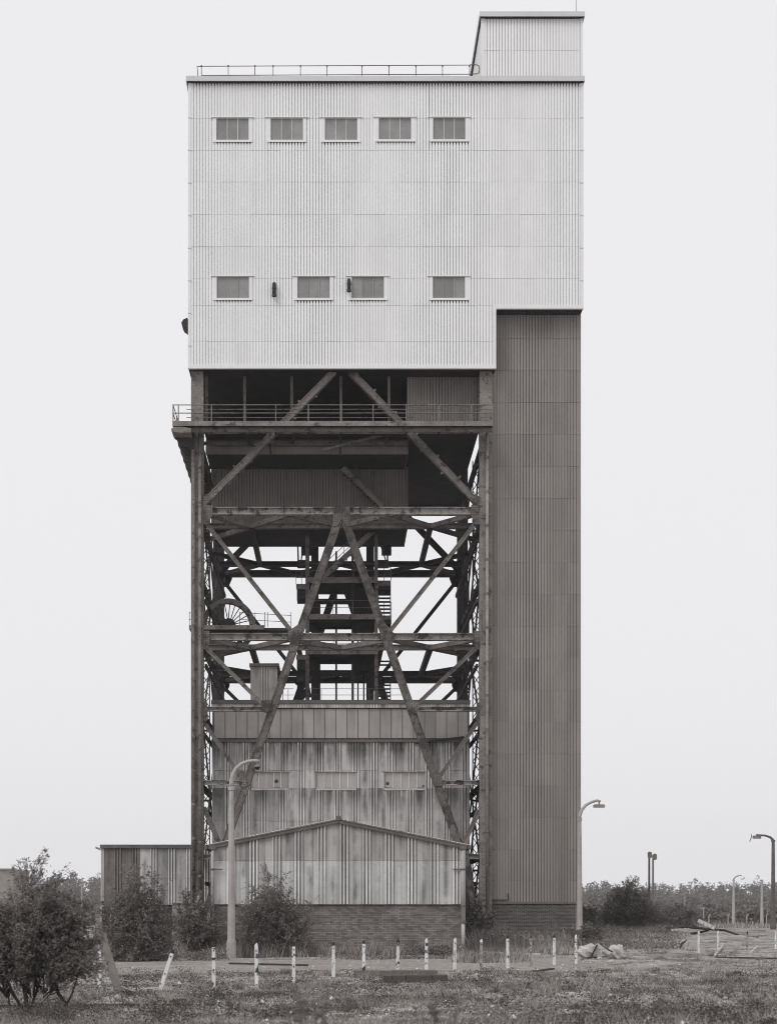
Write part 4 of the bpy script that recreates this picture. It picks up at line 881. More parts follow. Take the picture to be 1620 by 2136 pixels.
def white_post(px, py, top, label, key='w', cap='black', tilt=0.0, wob=0.0):
    Y = F * EYE / (py - VY); x = PX(px, Y); z0 = gzs(x, Y); ht = PZ(top, Y) - z0; k = max(0.75, min(1.25, ht / 1.04))
    o = bpy.data.objects.new('marker_post', None); link(o, None, (x, Y, z0)); o.rotation_euler = (U(-.02, .02), tilt + U(-.012, .012), U(-.4, .4)); o.scale = (1, 1, k)
    tag(o, label, 'post', 'white marker posts across the yard')
    for nm, me, loc in (('post_shaft', pw_[key], (0, 0, 0)), ('post_cap', pw_[cap], (0, 0, 0)), ('bolt_hole', pw_['hole'], (0, 0, 0.86)), ('bolt_hole', pw_['hole'], (0, 0, 0.42))):
        c = bpy.data.objects.new(nm, me); COL.objects.link(c); c.parent = o; c.location = loc
POSTS = [(445.5, 2064, 1967, 'thick pale post with dark left side in front of the left downpipe', 'w', 'black'),
 (535.5, 2056, 1968, 'thin peeling white post just right of the big lamp column', 'w', 'white'),
 (612.5, 2050, 1967, 'white post with black top standing before the bush by the annexe', 'w', 'black'),
 (695, 2044, 1966, 'plain white post left of the middle of the brick wall where a bar ends', 'w', 'black'),
 (758.5, 2039, 1962, 'white post with chipped black tip at the left end of the low kerb', 'w', 'black'),
 (829, 2034, 1959, 'narrow white post with round black top behind the kerb', 'w', 'black'),
 (889, 2030, 1958, 'clean white post without black cap behind the right end of the kerb', 'w', 'white'),
 (948, 2027, 1957, 'white post with one black bolt at its top near the right corner of the annexe', 'w', 'white'),
 (1003, 2024, 1960, 'greyish square post in front of the right tower column', 'g', 'white'),
 (1058.5, 2021, 1952, 'white post left of the middle of the stair shaft brick base', 'w', 'black'),
 (1107, 2017, 1952, 'grey weathered post with dark knob before the stair shaft', 'g', 'black'),
 (1155.5, 2014, 1951, 'short white post with black band before the right part of the brick base', 'w', 'black'),
 (1201, 2012, 1950, 'white post with large black flaking patches left of the rubble', 'w', 'white'),
 (1457, 1993, 1943, 'white post with dark foot at the left end of the right hand row', 'w', 'white'),
 (1497, 1990, 1942, 'white post left of the timber frame lying in the grass', 'w', 'white'),
 (1558, 1987, 1943, 'greyish post with rounded dark head behind the timber frame', 'g', 'black'),
 (1617, 1985, 1942, 'white post cut by the right edge of the picture', 'w', 'white'),
 (208, 2062, 1984, 'speckled white post beside the foreground bush by the leaning board', 'w', 'white'),
 (97, 2072, 2000, 'white post half hidden behind the stems of the foreground bush', 'w', 'white')]
for (px, py, top, lab, key, cap) in POSTS: white_post(px, py, top, lab, key, cap)
white_post(334, 2066, 1976, 'white post leaning far over to the right between the two bushes', 'w', 'black', tilt=math.radians(19.5))
# small far fence posts
for px, lab in ((1440, 'first far fence post left of the short lamp'), (1478, 'second far fence post right of the short lamp'), (1518, 'far fence post left of the pale curved lamp'), (1557, 'far fence post between the two pale lamps'), (1598, 'far fence post beside the thick dark lamp')):
    Y = 225; x = PX(px, Y); z0 = gzs(x, Y)
    tag(MB().tube([(x, Y, z0 - 0.1), (x, Y, PZ(1911, Y)), (x + 0.25, Y, PZ(1907, Y))], 0.075, 6).build('fence_post', M['concrete']), 'slim ' + lab, 'fence post', 'concrete fence posts before the wood')

# ------------------------------------------------------------------ things lying about
def blob(name, c, r, m, label=None, cat=None, parent=None, seed=0, sq=(1, 1, 0.8)):
    rg = np.random.default_rng(seed); mb = MB(); nu, nv_ = 14, 9
    ph = rg.uniform(0, 6, 9)
    for j in range(nv_):
        th = math.pi * j / (nv_ - 1)
        for i in range(nu):
            a = 2 * math.pi * i / nu; d = Vector((math.sin(th) * math.cos(a), math.sin(th) * math.sin(a), math.cos(th)))
            k = 1 + 0.22 * math.sin(d.x * 3 + ph[0]) * math.sin(d.y * 4 + ph[1]) + 0.16 * math.sin(d.z * 6 + ph[2] + d.x * 5) + float(rg.uniform(-.13, .13)) * (0 < j < nv_ - 1)
            mb.v.append((c[0] + d.x * r * k * sq[0], c[1] + d.y * r * k * sq[1], c[2] + d.z * r * k * sq[2]))
    for j in range(nv_ - 1):
        for i in range(nu): a = j * nu + i; b = j * nu + (i + 1) % nu; mb.f.append((a, a + nu, b + nu, b))
    o = mb.build(name, m, parent)
    if label: tag(o, label, cat)
    return o
RYb = 59.0
def rc(px, py): return P(px, py, RYb)
for (px, py, r, sq, lab, sd_) in ((1224, 1986, 0.33, (1.05, .8, .75), 'rounded pale concrete lump at the left end of the rubble', 1), (1246, 1994, 0.20, (1.2, .8, .6), 'low flat concrete lump under the bent frame', 2),
                          (1264, 1996, 0.30, (1.0, .8, .72), 'pale concrete lump at the front middle of the rubble', 3), (1284, 1988, 0.30, (.9, .8, 1.0), 'upright concrete lump at the right end of the rubble', 4)):
    c = rc(px, py); tag(blob('concrete_lump', c, r, M['rubble'], seed=sd_, sq=sq), lab, 'rubble', 'broken concrete lumps in the rubble heap')
for k, (px_, py_, rk_, lab) in enumerate(((1211, 2004, .09, 'small concrete crumb left of the rubble beside the flaking post'), (1233, 2008, .07, 'small concrete crumb in front of the low flat lump'), (1250, 2005, .11, 'fist sized concrete crumb under the bent frame'),
                                   (1275, 2009, .08, 'small concrete crumb in front of the middle lump'), (1300, 2003, .10, 'small concrete crumb beyond the right end of the rubble'))):
    Yk = F * EYE / (py_ - VY); xk = PX(px_, Yk)
    tag(blob('rubble_piece', (xk, Yk, gzs(xk, Yk) + rk_ * .3), rk_, M['rubble'], seed=60 + k, sq=(1.2, 1, .7)), lab, 'rubble', 'small crumbs round the rubble heap')
bf = thing('bent_frame', rc(1246, 1990), 'bent white metal frame stuck in the concrete rubble', 'scrap')
for (p, q, w, m) in (((1230, 1996), (1242, 1971), 0.05, 'black'), ((1240, 1970), (1268, 1990), 0.13, 'wood_white'), ((1243, 1970), (1274, 1986), 0.05, 'black'), ((1222, 1998), (1262, 1996), 0.04, 'black')):
    MB().bar(rc(*p) + Vector((0, -0.3, 0)), rc(*q) + Vector((0, -0.35, 0)), w, 0.06).build('frame_bar', M[m], bf)
MB().tube([rc(1276, 2002), rc(1284, 1998), rc(1291, 2001), rc(1297, 2004)], 0.025, 6).build('bent_rod', M['black'], bf)
def lying(name, m, a, b, w, h, label, cat, lift=0.0):
    """a bar lying on the ground between two photo points of the flat ground"""
    def g_(px, py): Y = F * EYE / (py - VY); x = PX(px, Y); return Vector((x, Y, gzs(x, Y) + h / 2 + lift))
    return tag(MB().bar(g_(*a), g_(*b), w, h, (0, 0, 1)).build(name, M[m]), label, cat)
kb1 = thing('long_kerb', P(820, 2036, 43), 'long low mossy concrete kerb lying in the yard before the posts', 'kerb')
box_part('kerb_stone', M['kerb'], kb1, PX(738, 42.5), PX(818, 42.5), 42.5, 43.3, -0.05, 0.17); box_part('kerb_stone', M['kerb'], kb1, PX(818.5, 42.5), PX(912, 42.5), 42.52, 43.32, -0.05, 0.18)
kb2 = thing('short_kerb', P(868, 2050, 38.6), 'shorter dark kerb of butted blocks lying in front of the long one', 'kerb')
for a, b in ((800, 818), (819, 846), (847, 900), (901, 934)): box_part('kerb_stone', M['lining'], kb2, PX(a, 38.6), PX(b, 38.6) - 0.004, 38.6 + U(0, .03), 39.2, -0.05, 0.185 + U(-.012, .012))
lying('iron_bar', 'wood_dark', (478, 2014), (642, 2018), 0.06, 0.06, 'thin dark iron bar lying on the yard between two posts', 'bar', 0.03)
lying('white_pipe', 'wood_white', (1006, 1993), (1128, 1996), 0.10, 0.10, 'pale pipe lying on the ground behind the posts', 'pipe')
lying('dark_plank', 'wood_dark', (778, 2082), (840, 2076), 0.16, 0.07, 'dark rotten plank in the grass before the kerbs', 'plank')
lying('charred_plank', 'wood_dark', (1112, 2029), (1152, 2024), 0.14, 0.06, 'small charred plank in the weeds right of the kerb', 'plank')
lying('old_rail', 'wood_dark', (-20, 2098), (400, 2100), 0.12, 0.08, 'long dark sunken rail across the foreground beside the bush', 'rail')
lying('flat_board', 'eave', (50, 2092), (112, 2097), 0.5, 0.05, 'flat dark board under the stems of the foreground bush', 'board')
lb = MB(); lb.bar(P(213, 1950, 32.6), P(252, 2086, 31.6), 0.165, 0.05); tag(lb.build('leaning_board', M['plank']), 'wide grey board leaning towards the foreground bush', 'board')
lying('fallen_slab', 'kerb', (1372, 1968), (1402, 1967), 0.9, 0.14, 'flat concrete slab lying at the edge of the pale track', 'slab')
# timber frame in the grass on the right
tf = thing('timber_frame', P(1560, 1990, 64), 'broken white timber frame lying in the grass at the right', 'frame')
def g3(px, py, z): Y = F * EYE / (py - VY); return Vector((PX(px, Y), Y, gzs(PX(px, Y), Y) + z))
for (a, b, za, zb2, w) in (((1490, 1997), (1508, 1983), .05, .10, .071), ((1508, 1983), (1580, 1986), .14, .10, .071), ((1580, 1986), (1566, 1995), .1, .05, .071), ((1538, 1994), (1596, 1997), .04, .06, .075), ((1492, 1998), (1640, 2001), .0, .0, .09)):
    MB().bar(g3(*a, za + .04), g3(*b, zb2 + .04), w, 0.06, (0, 0, 1)).build('timber', M['wood_white'] if w < .08 else M['wood_dark'], tf)
# debris beyond: charred branches, boards
def far(px, py, Y): return P(px, py, Y)
for i, (pts, r, lab) in enumerate((([(1388, 1938), (1430, 1934), (1470, 1938), (1510, 1941), (1540, 1951)], .10, 'long charred trunk lying across the debris on the right'),
                      ([(1355, 1943), (1390, 1944), (1425, 1934), (1450, 1936)], .08, 'crooked dark bough at the left of the debris'),
                      ([(1428, 1932), (1440, 1929), (1462, 1937)], .06, 'short arched bough on top of the debris'),
                      ([(1440, 1949), (1462, 1945), (1478, 1941)], .09, 'stubby dark log under the long charred trunk'),
                      ([(1432, 1922), (1429, 1936)], .05, 'upright snapped stake in the debris'))):
    Y = 92; tag(MB().tube([P(a, b, Y + U(-.3, .3)) for a, b in pts], [r * (1 - 0.4 * k / max(1, len(pts) - 1)) for k in range(len(pts))], 6).build('fallen_bough', M['wood_dark']), lab, 'log', 'charred timber in the debris')
for (a, b, w, m, lab) in (((1456, 1921), (1490, 1937), .20, 'wood_white', 'pale broken concrete beam tilted up in the debris'), ((1340, 1957), (1430, 1958), .16, 'wood', 'grey plank lying below the dark boughs'), ((1400, 1941), (1436, 1939), .14, 'wood_white', 'pale short board among the dark boughs'),
                     ((1525, 1955), (1575, 1956), .08, 'wood_white', 'thin pale lath at the right of the debris'), ((1560, 1956), (1580, 1958), .2, 'wood_dark', 'dark offcut at the right end of the debris')):
    tag(MB().bar(P(*a, 88), P(*b, 87.5), w, 0.12).build('debris_board', M[m]), lab, 'board', 'boards and beams in the debris')
def snag(): 
    p = [g3(1417, 1985, 0), g3(1422, 1985, .25), g3(1432, 1985, .42)]; tag(MB().tube(p, [.05, .07, .02], 6).build('tree_stump', M['bark']), 'small dark snag sticking out of the grass before the right posts', 'stump')
snag()

# ------------------------------------------------------------------ vegetation
def leaves(pts, size, up=0.35, asp=0.55, rng=R, drift=None):
    n = len(pts); d = rng.normal(size=(n, 3)); d[:, 2] += up; d /= np.linalg.norm(d, axis=1)[:, None]
    a = np.cross(d, rng.normal(size=(n, 3))); a /= np.linalg.norm(a, axis=1)[:, None] + 1e-9; b = np.cross(d, a)
    if drift is not None: a = a + drift; a /= np.linalg.norm(a, axis=1)[:, None]
    s_ = size * rng.uniform(0.6, 1.35, (n, 1)); a = a * s_; b = b * s_ * asp
    return np.stack([pts - a, pts - b * 0.9 + a * .1, pts + a, pts + b * 0.9 + a * .1], 1).reshape(-1, 3)
def crown(c, rad, ntip, per, spread, rng=R, zmin=-0.75, lump=0.3):
    d = rng.normal(size=(ntip, 3)); d /= np.linalg.norm(d, axis=1)[:, None]
    d = d[d[:, 2] > zmin]; ph = rng.uniform(0, 6, 6)
    k = 1 + lump * (np.sin(d[:, 0] * 3.1 + ph[0]) * np.sin(d[:, 1] * 3.7 + ph[1]) + 0.7 * np.sin(d[:, 2] * 5.3 + ph[2]) * np.sin(d[:, 0] * 5.9 + ph[3]))
    r = rng.uniform(0, 1, len(d)) ** 0.42 * k
    t = np.asarray(c) + d * r[:, None] * np.asarray(rad)
    pts = np.repeat(t, per, 0) + rng.normal(size=(len(t) * per, 3)) * spread
    return t, pts
def twigs(base, tips, rng, ntw, tl, per, jit, droop=0.15, start=0.3):
    """leaf positions along side twigs of curved branches running from base to each tip"""
    n = len(tips); base = np.asarray(base, float); b = np.broadcast_to(base, tips.shape) if base.ndim == 1 else base
    ctrl = b + (tips - b) * 0.5 + np.stack([np.zeros(n), np.zeros(n), 0.18 * np.linalg.norm(tips - b, axis=1)], 1)
    T = rng.uniform(start, 1.0, (n, ntw)) ** 0.7; t = T[..., None]
    q = (1 - t) ** 2 * b[:, None] + 2 * t * (1 - t) * ctrl[:, None] + t * t * tips[:, None]
    d = (tips - b); d /= np.linalg.norm(d, axis=1)[:, None]
    dirs = rng.normal(size=(n, ntw, 3)) + 0.7 * d[:, None] + np.array([0, 0, 0.25]); dirs /= np.linalg.norm(dirs, axis=2)[..., None]
    L_ = tl * rng.uniform(0.4, 1.3, (n, ntw, 1)) * (1.25 - 0.5 * t)
    u = rng.uniform(0, 1, (n, ntw, per, 1))
    pts = q[:, :, None] + dirs[:, :, None] * L_[:, :, None] * u - np.array([0, 0, 1.0]) * droop * L_[:, :, None] * u * u
    return (pts + rng.normal(size=pts.shape) * jit).reshape(-1, 3), (b, ctrl, tips)
def branch_tubes(root, bc, r, rng, count, name='stem'):
    b, c, q = bc
    for k in rng.permutation(len(q))[:count]:
        pts = [Vector((1 - t) ** 2 * b[k] + 2 * t * (1 - t) * c[k] + t * t * q[k]) for t in (0, .2, .4, .6, .8, 1)]
        pts = [p + Vector(rng.normal(size=3) * r * .8 * (0 < i < 5)) for i, p in enumerate(pts)]
        MB().tube(pts, [r, r * .85, r * .65, r * .45, r * .3, r * .12], 6).build(name, M['bark'], root, True)
def envelope(n, rng, rx, h, zlow=0.25, lump=0.3, skew=0.0):
    """branch tips filling an uneven dome of half width rx and height h"""
    a = rng.uniform(0, 6.283, n); e = np.arcsin(rng.uniform(-0.15, 1, n)); ph = rng.uniform(0, 6.28, 5)
    k = (1 + lump * (np.sin(a * 2 + ph[0]) * np.cos(e * 3 + ph[1]) + 0.6 * np.sin(a * 5 + ph[2]) * np.sin(e * 6 + ph[3]))) * rng.uniform(0.55, 1.08, n)
    x = np.cos(a) * np.cos(e) * k * rx; y = np.sin(a) * np.cos(e) * k * rx * 0.8; z = h * zlow + np.sin(e) * np.clip(k, .3, 1.12) * h * (1 - zlow) * 0.92
    return np.stack([x + skew * z, y, z], 1)
def shrub(name, px0, px1, top, Y, base_z, ntip, per, leaf, m, label, cat, stems=7, parts=None, lean=0.0, zmin=-0.8, group=None, seed=1, stem_r=0.03, trunk_h=0.0, spread=None, zlow=0.2, skew=0.0):
    rng = np.random.default_rng(seed); x0, x1 = PX(px0, Y), PX(px1, Y); cx = (x0 + x1) / 2; h = PZ(top, Y) - base_z; rx = (x1 - x0) / 2
    t = thing(name, (cx, Y, base_z), label, cat, group)
    tips = envelope(int(ntip * 0.45), rng, rx, h, zlow, 0.34, skew) + np.array([cx, Y, base_z])
    b = np.array([cx, Y, base_z + trunk_h * 0.6]) + rng.normal(size=tips.shape) * np.array([rx * .16, rx * .12, 0.0])
    pp, bc = twigs(b, tips, rng, 16, 0.30 * rx + 0.10, int(per * .8), leaf * 0.55)
    pp = pp[pp[:, 2] > base_z - 0.05]
    link(bpy.data.objects.new('foliage', npmesh('foliage', leaves(pp, leaf * 0.9, rng=rng, asp=0.38), 4, m)), t)
    branch_tubes(t, bc, stem_r, rng, stems)
    return t
# foreground bush at the left: two crowns on crooked stems
YN = 27.0
zg = gzs(PX(70, YN), YN)
fbush = thing('foreground_bush', (PX(75, YN), YN, zg), 'large dark leafy bush on crooked stems at the left front', 'bush')
rng = np.random.default_rng(5); ptsl = []; bcs = []
for (bpx, bpy_, cpx, rw, top, n_, zl, sk) in ((56, 2075, 20, 110, 1812, 120, .30, .05), (112, 2068, 118, 84, 1862, 120, .22, .10), (20, 2080, -40, 80, 1845, 60, .3, 0.0), (90, 2070, 75, 80, 1815, 50, .35, .18)):
    b = P(bpx, bpy_, YN); tp = envelope(n_, rng, rw * YN / F, (bpy_ - top) * YN / F, zl, .30, sk) + np.array([PX(cpx, YN) , YN, b.z])
    pp, bc = twigs(np.array(b) + rng.normal(size=tp.shape) * np.array([.06, .05, .03]), tp, rng, 24, 0.30, 20, 0.016, start=.3); ptsl.append(pp); bcs.append(bc)
tp = np.array([P(a, b, YN + rng.uniform(-.3, .3)) for a, b in ((55, 1792), (70, 1800), (82, 1790), (96, 1775), (88, 1806), (40, 1800), (28, 1812), (110, 1838), (170, 1880), (190, 1905))])
pp, bc = twigs(np.array(P(60, 1960, YN)), tp, rng, 14, 0.12, 12, 0.02, start=.5); ptsl.append(pp)
pp = np.concatenate(ptsl); pp = pp[pp[:, 2] > PZ(2086, YN) + rng.normal(size=len(pp)) * .06]
link(bpy.data.objects.new('foliage', npmesh('foliage', leaves(pp, 0.026, rng=rng, asp=0.36, drift=np.array([0.55, 0, 0.35])), 4, M['leaf_near'])), fbush)
for bc in bcs: branch_tubes(fbush, bc, 0.018, rng, 7)
for pts, r in (([(58, 2128), (56, 2095), (50, 2060), (60, 2010), (40, 1950)], .045), ([(62, 2128), (70, 2085), (84, 2050), (100, 2000)], .03), ([(56, 2120), (30, 2078), (5, 2050), (-20, 1990)], .03),
               ([(140, 2128), (138, 2095), (122, 2074), (116, 2050), (135, 2000), (150, 1960)], .042), ([(138, 2098), (150, 2075), (158, 2050), (170, 2010)], .022), ([(120, 2070), (100, 2078), (88, 2092)], .012), ([(20, 2105), (18, 2080), (10, 2060)], .02),
               ([(90, 2082), (108, 2064), (128, 2040)], .014), ([(60, 2060), (70, 1960), (45, 1860), (80, 1800)], .012)):
    MB().tube([P(a, b, YN + (i - 1) * .05) for i, (a, b) in enumerate(pts)], [r * (1 - .6 * i / (len(pts) - 1)) for i in range(len(pts))], 7).build('stem', M['bark'], fbush, True)
shrub('willow_bush', 205, 362, 1800, 58, 0.0, 520, 22, 0.046, M['leaf'], 'tall dark bush in front of the left shed', 'bush', seed=21, zlow=0.10, parts=[(0.0, 0.40, 1.0, 0.42), (-0.12, 0.72, 0.62, 0.32), (0.55, 0.30, 0.6, 0.34), (-0.5, 0.3, 0.5, 0.32), (-0.05, 0.93, 0.2, 0.12)])
shrub('column_bush', 362, 452, 1848, 66.6, 0.0, 300, 22, 0.046, M['leaf_pale'], 'paler scrubby bush at the foot of the left tower column', 'bush', seed=22)
shrub('annexe_bush', 478, 652, 1808, 64.5, 0.0, 520, 22, 0.046, M['leaf'], 'round dark bush against the brick base of the annexe', 'bush', seed=23, zlow=0.10, parts=[(0.0, 0.38, 1.0, 0.42), (0.05, 0.66, 0.75, 0.3), (-0.5, 0.3, 0.55, 0.34), (0.6, 0.45, 0.42, 0.26), (0.0, 0.9, 0.25, 0.12)])
shrub('round_bush', 1238, 1388, 1836, 104, 0.6, 600, 22, 0.07, M['leaf'], 'round dark bush standing alone right of the stair shaft', 'bush', seed=24, parts=[(0.0, 0.5, 1.0, 0.5), (-0.45, 0.4, 0.5, 0.4), (0.6, 0.35, 0.42, 0.3), (0.25, 0.75, 0.5, 0.25)])
shrub('corner_bush', 1192, 1250, 1884, 100, 0.6, 160, 20, 0.065, M['leaf_pale'], 'smaller bush behind the right hand concrete lamp', 'bush', seed=25)
shrub('base_thicket', 968, 1028, 1872, 82, 0.1, 200, 22, 0.06, M['leaf'], 'dark thicket growing in the gap at the foot of the right column', 'bush', seed=26)
shrub('pale_scrub', 1372, 1450, 1888, 175, 0.2, 190, 20, 0.14, M['leaf_pale'], 'pale round scrub beyond the debris', 'bush', seed=27)
shrub('weed_bush', 1180, 1260, 1925, 79, 0.1, 120, 20, 0.06, M['leaf_pale'], 'low weedy clump round the foot of the right hand lamp', 'bush', seed=28, stems=3)

# far wood: crowns of many trees, one mass
def wood(name, label, specs, leaf, seed):
    rng = np.random.default_rng(seed); out = []
    for (px, Y, h, w, n) in specs:
        x = PX(px, Y); z0 = 0.0
        for (bx, bz, bs, bh) in ((0, 0.55, 1.0, 0.5), (rng.uniform(-.5, .5), 0.72, 0.6, 0.32), (rng.uniform(-.8, .8), 0.4, 0.6, 0.4)):
            _, pp = crown((x + bx * w, Y + rng.uniform(-1, 1), z0 + bz * h), (w * bs, w * bs, h * bh), int(n * bs), 15, leaf * 1.35, rng, -0.9, 0.14); out.append(pp)
    pp = np.concatenate(out); pp = pp[pp[:, 2] > -0.2]
    return tag(link(bpy.data.objects.new(name, npmesh(name, leaves(pp, leaf, up=0.6, rng=rng, asp=0.8), 4, M['leaf_far']))), label, None, None, 'stuff')
sp = []
for a, b in ((-260, 250), (385, 450), (950, 1900)):
    left = b < 300
    for px in np.arange(a, b, 14): sp.append((px + U(-5, 5), U(640, 760), (U(17.5, 20.5) if left else U(14.2, 17.0)) + (1.2 if px > 1550 else 0), U(3.6, 6.5), 52))
    for px in np.arange(a, b, 14): sp.append((px + U(-5, 5), U(470, 560), U(8.5, 12) if left else U(7.5, 9.5), U(3.0, 5.0), 46))
    for px in np.arange(a, b, 13): sp.append((px + U(-5, 5), U(310, 380), U(4.0, 5.6) if left else U(3.6, 4.8), U(2.2, 3.4), 40))
for px in np.arange(1190, 1900, 15): sp.append((px + U(-5, 5), U(245, 275), U(1.8, 3.0), U(1.5, 2.2), 30))
wood('wood', 'hazy wood along the horizon', sp, 0.36, 3)
for (px, top, Y, lab, sd_) in ((1470, 1840, 700, 'taller round tree crown standing out of the wood on the right', 41), (1252, 1838, 700, 'spiky treetop rising over the wood beside the stair shaft', 42), (196, 1818, 690, 'dark pine-like treetop over the wood left of the shed', 43), (112, 1820, 690, 'bushy treetop over the wood at the far left', 44)):
    w_ = 30; shrub('wood_tree', px - w_ / 2, px + w_ / 2, top, Y, 0.0, 160, 14, 0.34, M['leaf_far'], lab, 'tree', seed=sd_, stems=2, stem_r=0.3, trunk_h=5.0, group='trees standing above the wood')

# grass and weeds
def free(x, y):                                          # not under a building or on the bare yard
    b = ((x > ax0 - .2) & (x < ax1 + .2) & (y > DG - .1)) | ((x > -13.6) & (x < 13.6) & (y > 87)) | ((x > sx0 - .1) & (x < sx1 + .05) & (y > DS - .1))
    return ~b
def blades(x, y, h, w, lean, rng, zoff=0.0):
    n = len(x); z = gz(x, y) - 0.01 + zoff; ang = rng.uniform(0, 2 * np.pi, n); wx, wy_ = np.cos(ang) * w, np.sin(ang) * w
    la = rng.uniform(0, 2 * np.pi, n); lx_, ly_ = np.cos(la) * lean * h, np.sin(la) * lean * h
    A = np.stack([x - wx, y - wy_, z], 1); B = np.stack([x + wx, y + wy_, z], 1); C = np.stack([x + lx_, y + ly_, z + h], 1)
    return np.stack([A, B, C], 1).reshape(-1, 3)
rng = np.random.default_rng(77)
n = 380000
iy = rng.uniform(1 / 105., 1 / 19., n); y = 1 / iy; x = (rng.uniform(-40, 1660, n) - VX) * y / F
patchy = vnoise(x, y, 0.35, 5) * 0.40 + vnoise(x, y, 1.1, 6) * 0.3 + vnoise(x, y, 3.1, 16) * 0.3
ym = yard_mask(x, y)
dens = np.clip((patchy - 0.40) * 4.0, 0.015, 1) * (1 - 0.97 * ym)
k = (rng.uniform(0, 1, n) < dens) & free(x, y); x, y, patchy = x[k], y[k], patchy[k]
h = rng.uniform(0.015, 0.055, len(x)) * (0.5 + 1.3 * np.clip(patchy, 0, 1)) * np.where(rng.uniform(0, 1, len(x)) < 0.04, 2.4, 1.0)
link(tag(bpy.data.objects.new('grass', npmesh('grass', blades(x, y, h, 0.006 + 0.00016 * y, 0.9, rng), 3, M['grass'])), 'short patchy grass and weeds over the rough ground', None, None, 'stuff'))
# broad-leaved ground weeds in clumps
cx_ = []; cy_ = []; ch_ = []
for _ in range(800):
    y_ = 1 / rng.uniform(1 / 66., 1 / 21.); x_ = (rng.uniform(-20, 1640) - VX) * y_ / F
    if float(yard_mask(x_, y_)) > 0.25 or not bool(free(np.array(x_), np.array(y_))): continue
    if float(vnoise(x_, y_, 0.22, 9)) < 0.42: continue
    m_ = int(rng.integers(25, 130)); s_ = rng.uniform(.06, .30); cx_.append(x_ + rng.normal(size=m_) * s_); cy_.append(y_ + rng.normal(size=m_) * s_); ch_.append(rng.uniform(0.02, rng.uniform(.08, .26), m_))
x = np.concatenate(cx_); y = np.concatenate(cy_); h = np.concatenate(ch_)
link(tag(bpy.data.objects.new('ground_weeds', npmesh('ground_weeds', leaves(np.stack([x, y, gz(x, y) + h], 1), 0.022, up=0.5, rng=rng), 4, M['weed'])), 'low broad-leaved weeds in clumps', None, None, 'stuff'))
n = 270000; y = 1 / rng.uniform(1 / 70., 1 / 20., n); x = (rng.uniform(-40, 1660, n) - VX) * y / F
c = vnoise(x, y, 0.5, 41) * 0.35 + vnoise(x, y, 1.9, 42) * 0.35 + vnoise(x, y, 5.0, 43) * 0.3
k = (rng.uniform(0, 1, n) < np.clip((c - 0.40) * 5, 0, 1) * (1 - 0.985 * yard_mask(x, y))) & free(x, y); x, y, c = x[k], y[k], c[k]
pts = np.stack([x, y, gz(x, y) + rng.uniform(0.0, 0.05, len(x)) + 0.10 * np.clip(c - .6, 0, 1)], 1)
link(tag(bpy.data.objects.new('ground_cover', npmesh('ground_cover', leaves(pts, 0.017, up=0.9, rng=rng), 4, M['cover'])), 'small creeping leaves and moss in patches', None, None, 'stuff'))
# separate tufts of longer grass
X_, Y_, H_ = [], [], []
for _ in range(900):
    y_ = 1 / rng.uniform(1 / 80., 1 / 20.); x_ = (rng.uniform(-20, 1640) - VX) * y_ / F
    if float(yard_mask(x_, y_)) > 0.35 + 0.6 * (rng.uniform() < .08) or not bool(free(np.array(x_), np.array(y_))): continue
    if float(vnoise(x_, y_, 0.25, 21)) < 0.42: continue
    m_ = int(rng.integers(20, 90)); s_ = rng.uniform(.04, .16); X_.append(x_ + rng.normal(size=m_) * s_); Y_.append(y_ + rng.normal(size=m_) * s_); H_.append(rng.uniform(.4, 1, m_) * rng.uniform(.08, .30))
x, y, h = np.concatenate(X_), np.concatenate(Y_), np.concatenate(H_)
link(tag(bpy.data.objects.new('grass_tufts', npmesh('grass_tufts', blades(x, y, h, 0.006 + 0.00012 * y, 0.55, rng), 3, M['grass'])), 'separate tufts of longer dry grass', None, None, 'stuff'))
# tall weeds along the foot of the buildings
def strip(px0, px1, Ya, Yb, n, h0, h1, lean=0.35):
    y = rng.uniform(Ya, Yb, n); x = (rng.uniform(px0, px1, n) - VX) * y / F; c = vnoise(x, y, 0.9, 12); e = (x * F / y + VX - px0) / (px1 - px0); f = (y - Ya) / (Yb - Ya)
    k = (c > 0.30) & free(x, y) & (rng.uniform(0, 1, n) < np.clip(5.5 * np.minimum(e, 1 - e), 0, 1) * np.clip(0.3 + 3 * f, 0, 1)) & (vnoise(x, y, 0.35, 31) > 0.33); x, y, c = x[k], y[k], c[k]; h = rng.uniform(h0, h1, len(x)) * (0.35 + 1.0 * c)
    return blades(x, y, h, 0.016 + 0.00012 * y, lean, rng)
vv = [strip(640, 975, 64.5, 67.2, 5000, .15, .6), strip(430, 650, 62.8, 66, 3500, .2, .7), strip(975, 1050, 74, 85, 5000, .3, 1.3), strip(1050, 1215, 74, 85, 6000, .15, .75), strip(980, 1210, 66, 74, 3500, .15, .5), strip(200, 400, 60, 80, 7000, .3, 1.0), strip(1205, 1420, 74, 100, 7000, .12, .5), strip(395, 445, 66, 84, 3500, .4, 1.5), strip(1420, 1640, 140, 225, 5000, .3, .9), strip(940, 1110, 55, 63, 3500, .12, .5)]
link(tag(bpy.data.objects.new('tall_weeds', npmesh('tall_weeds', np.concatenate(vv), 3, M['grass'])), 'tall rank weeds along the foot of the buildings', None, None, 'stuff'))
lv = []
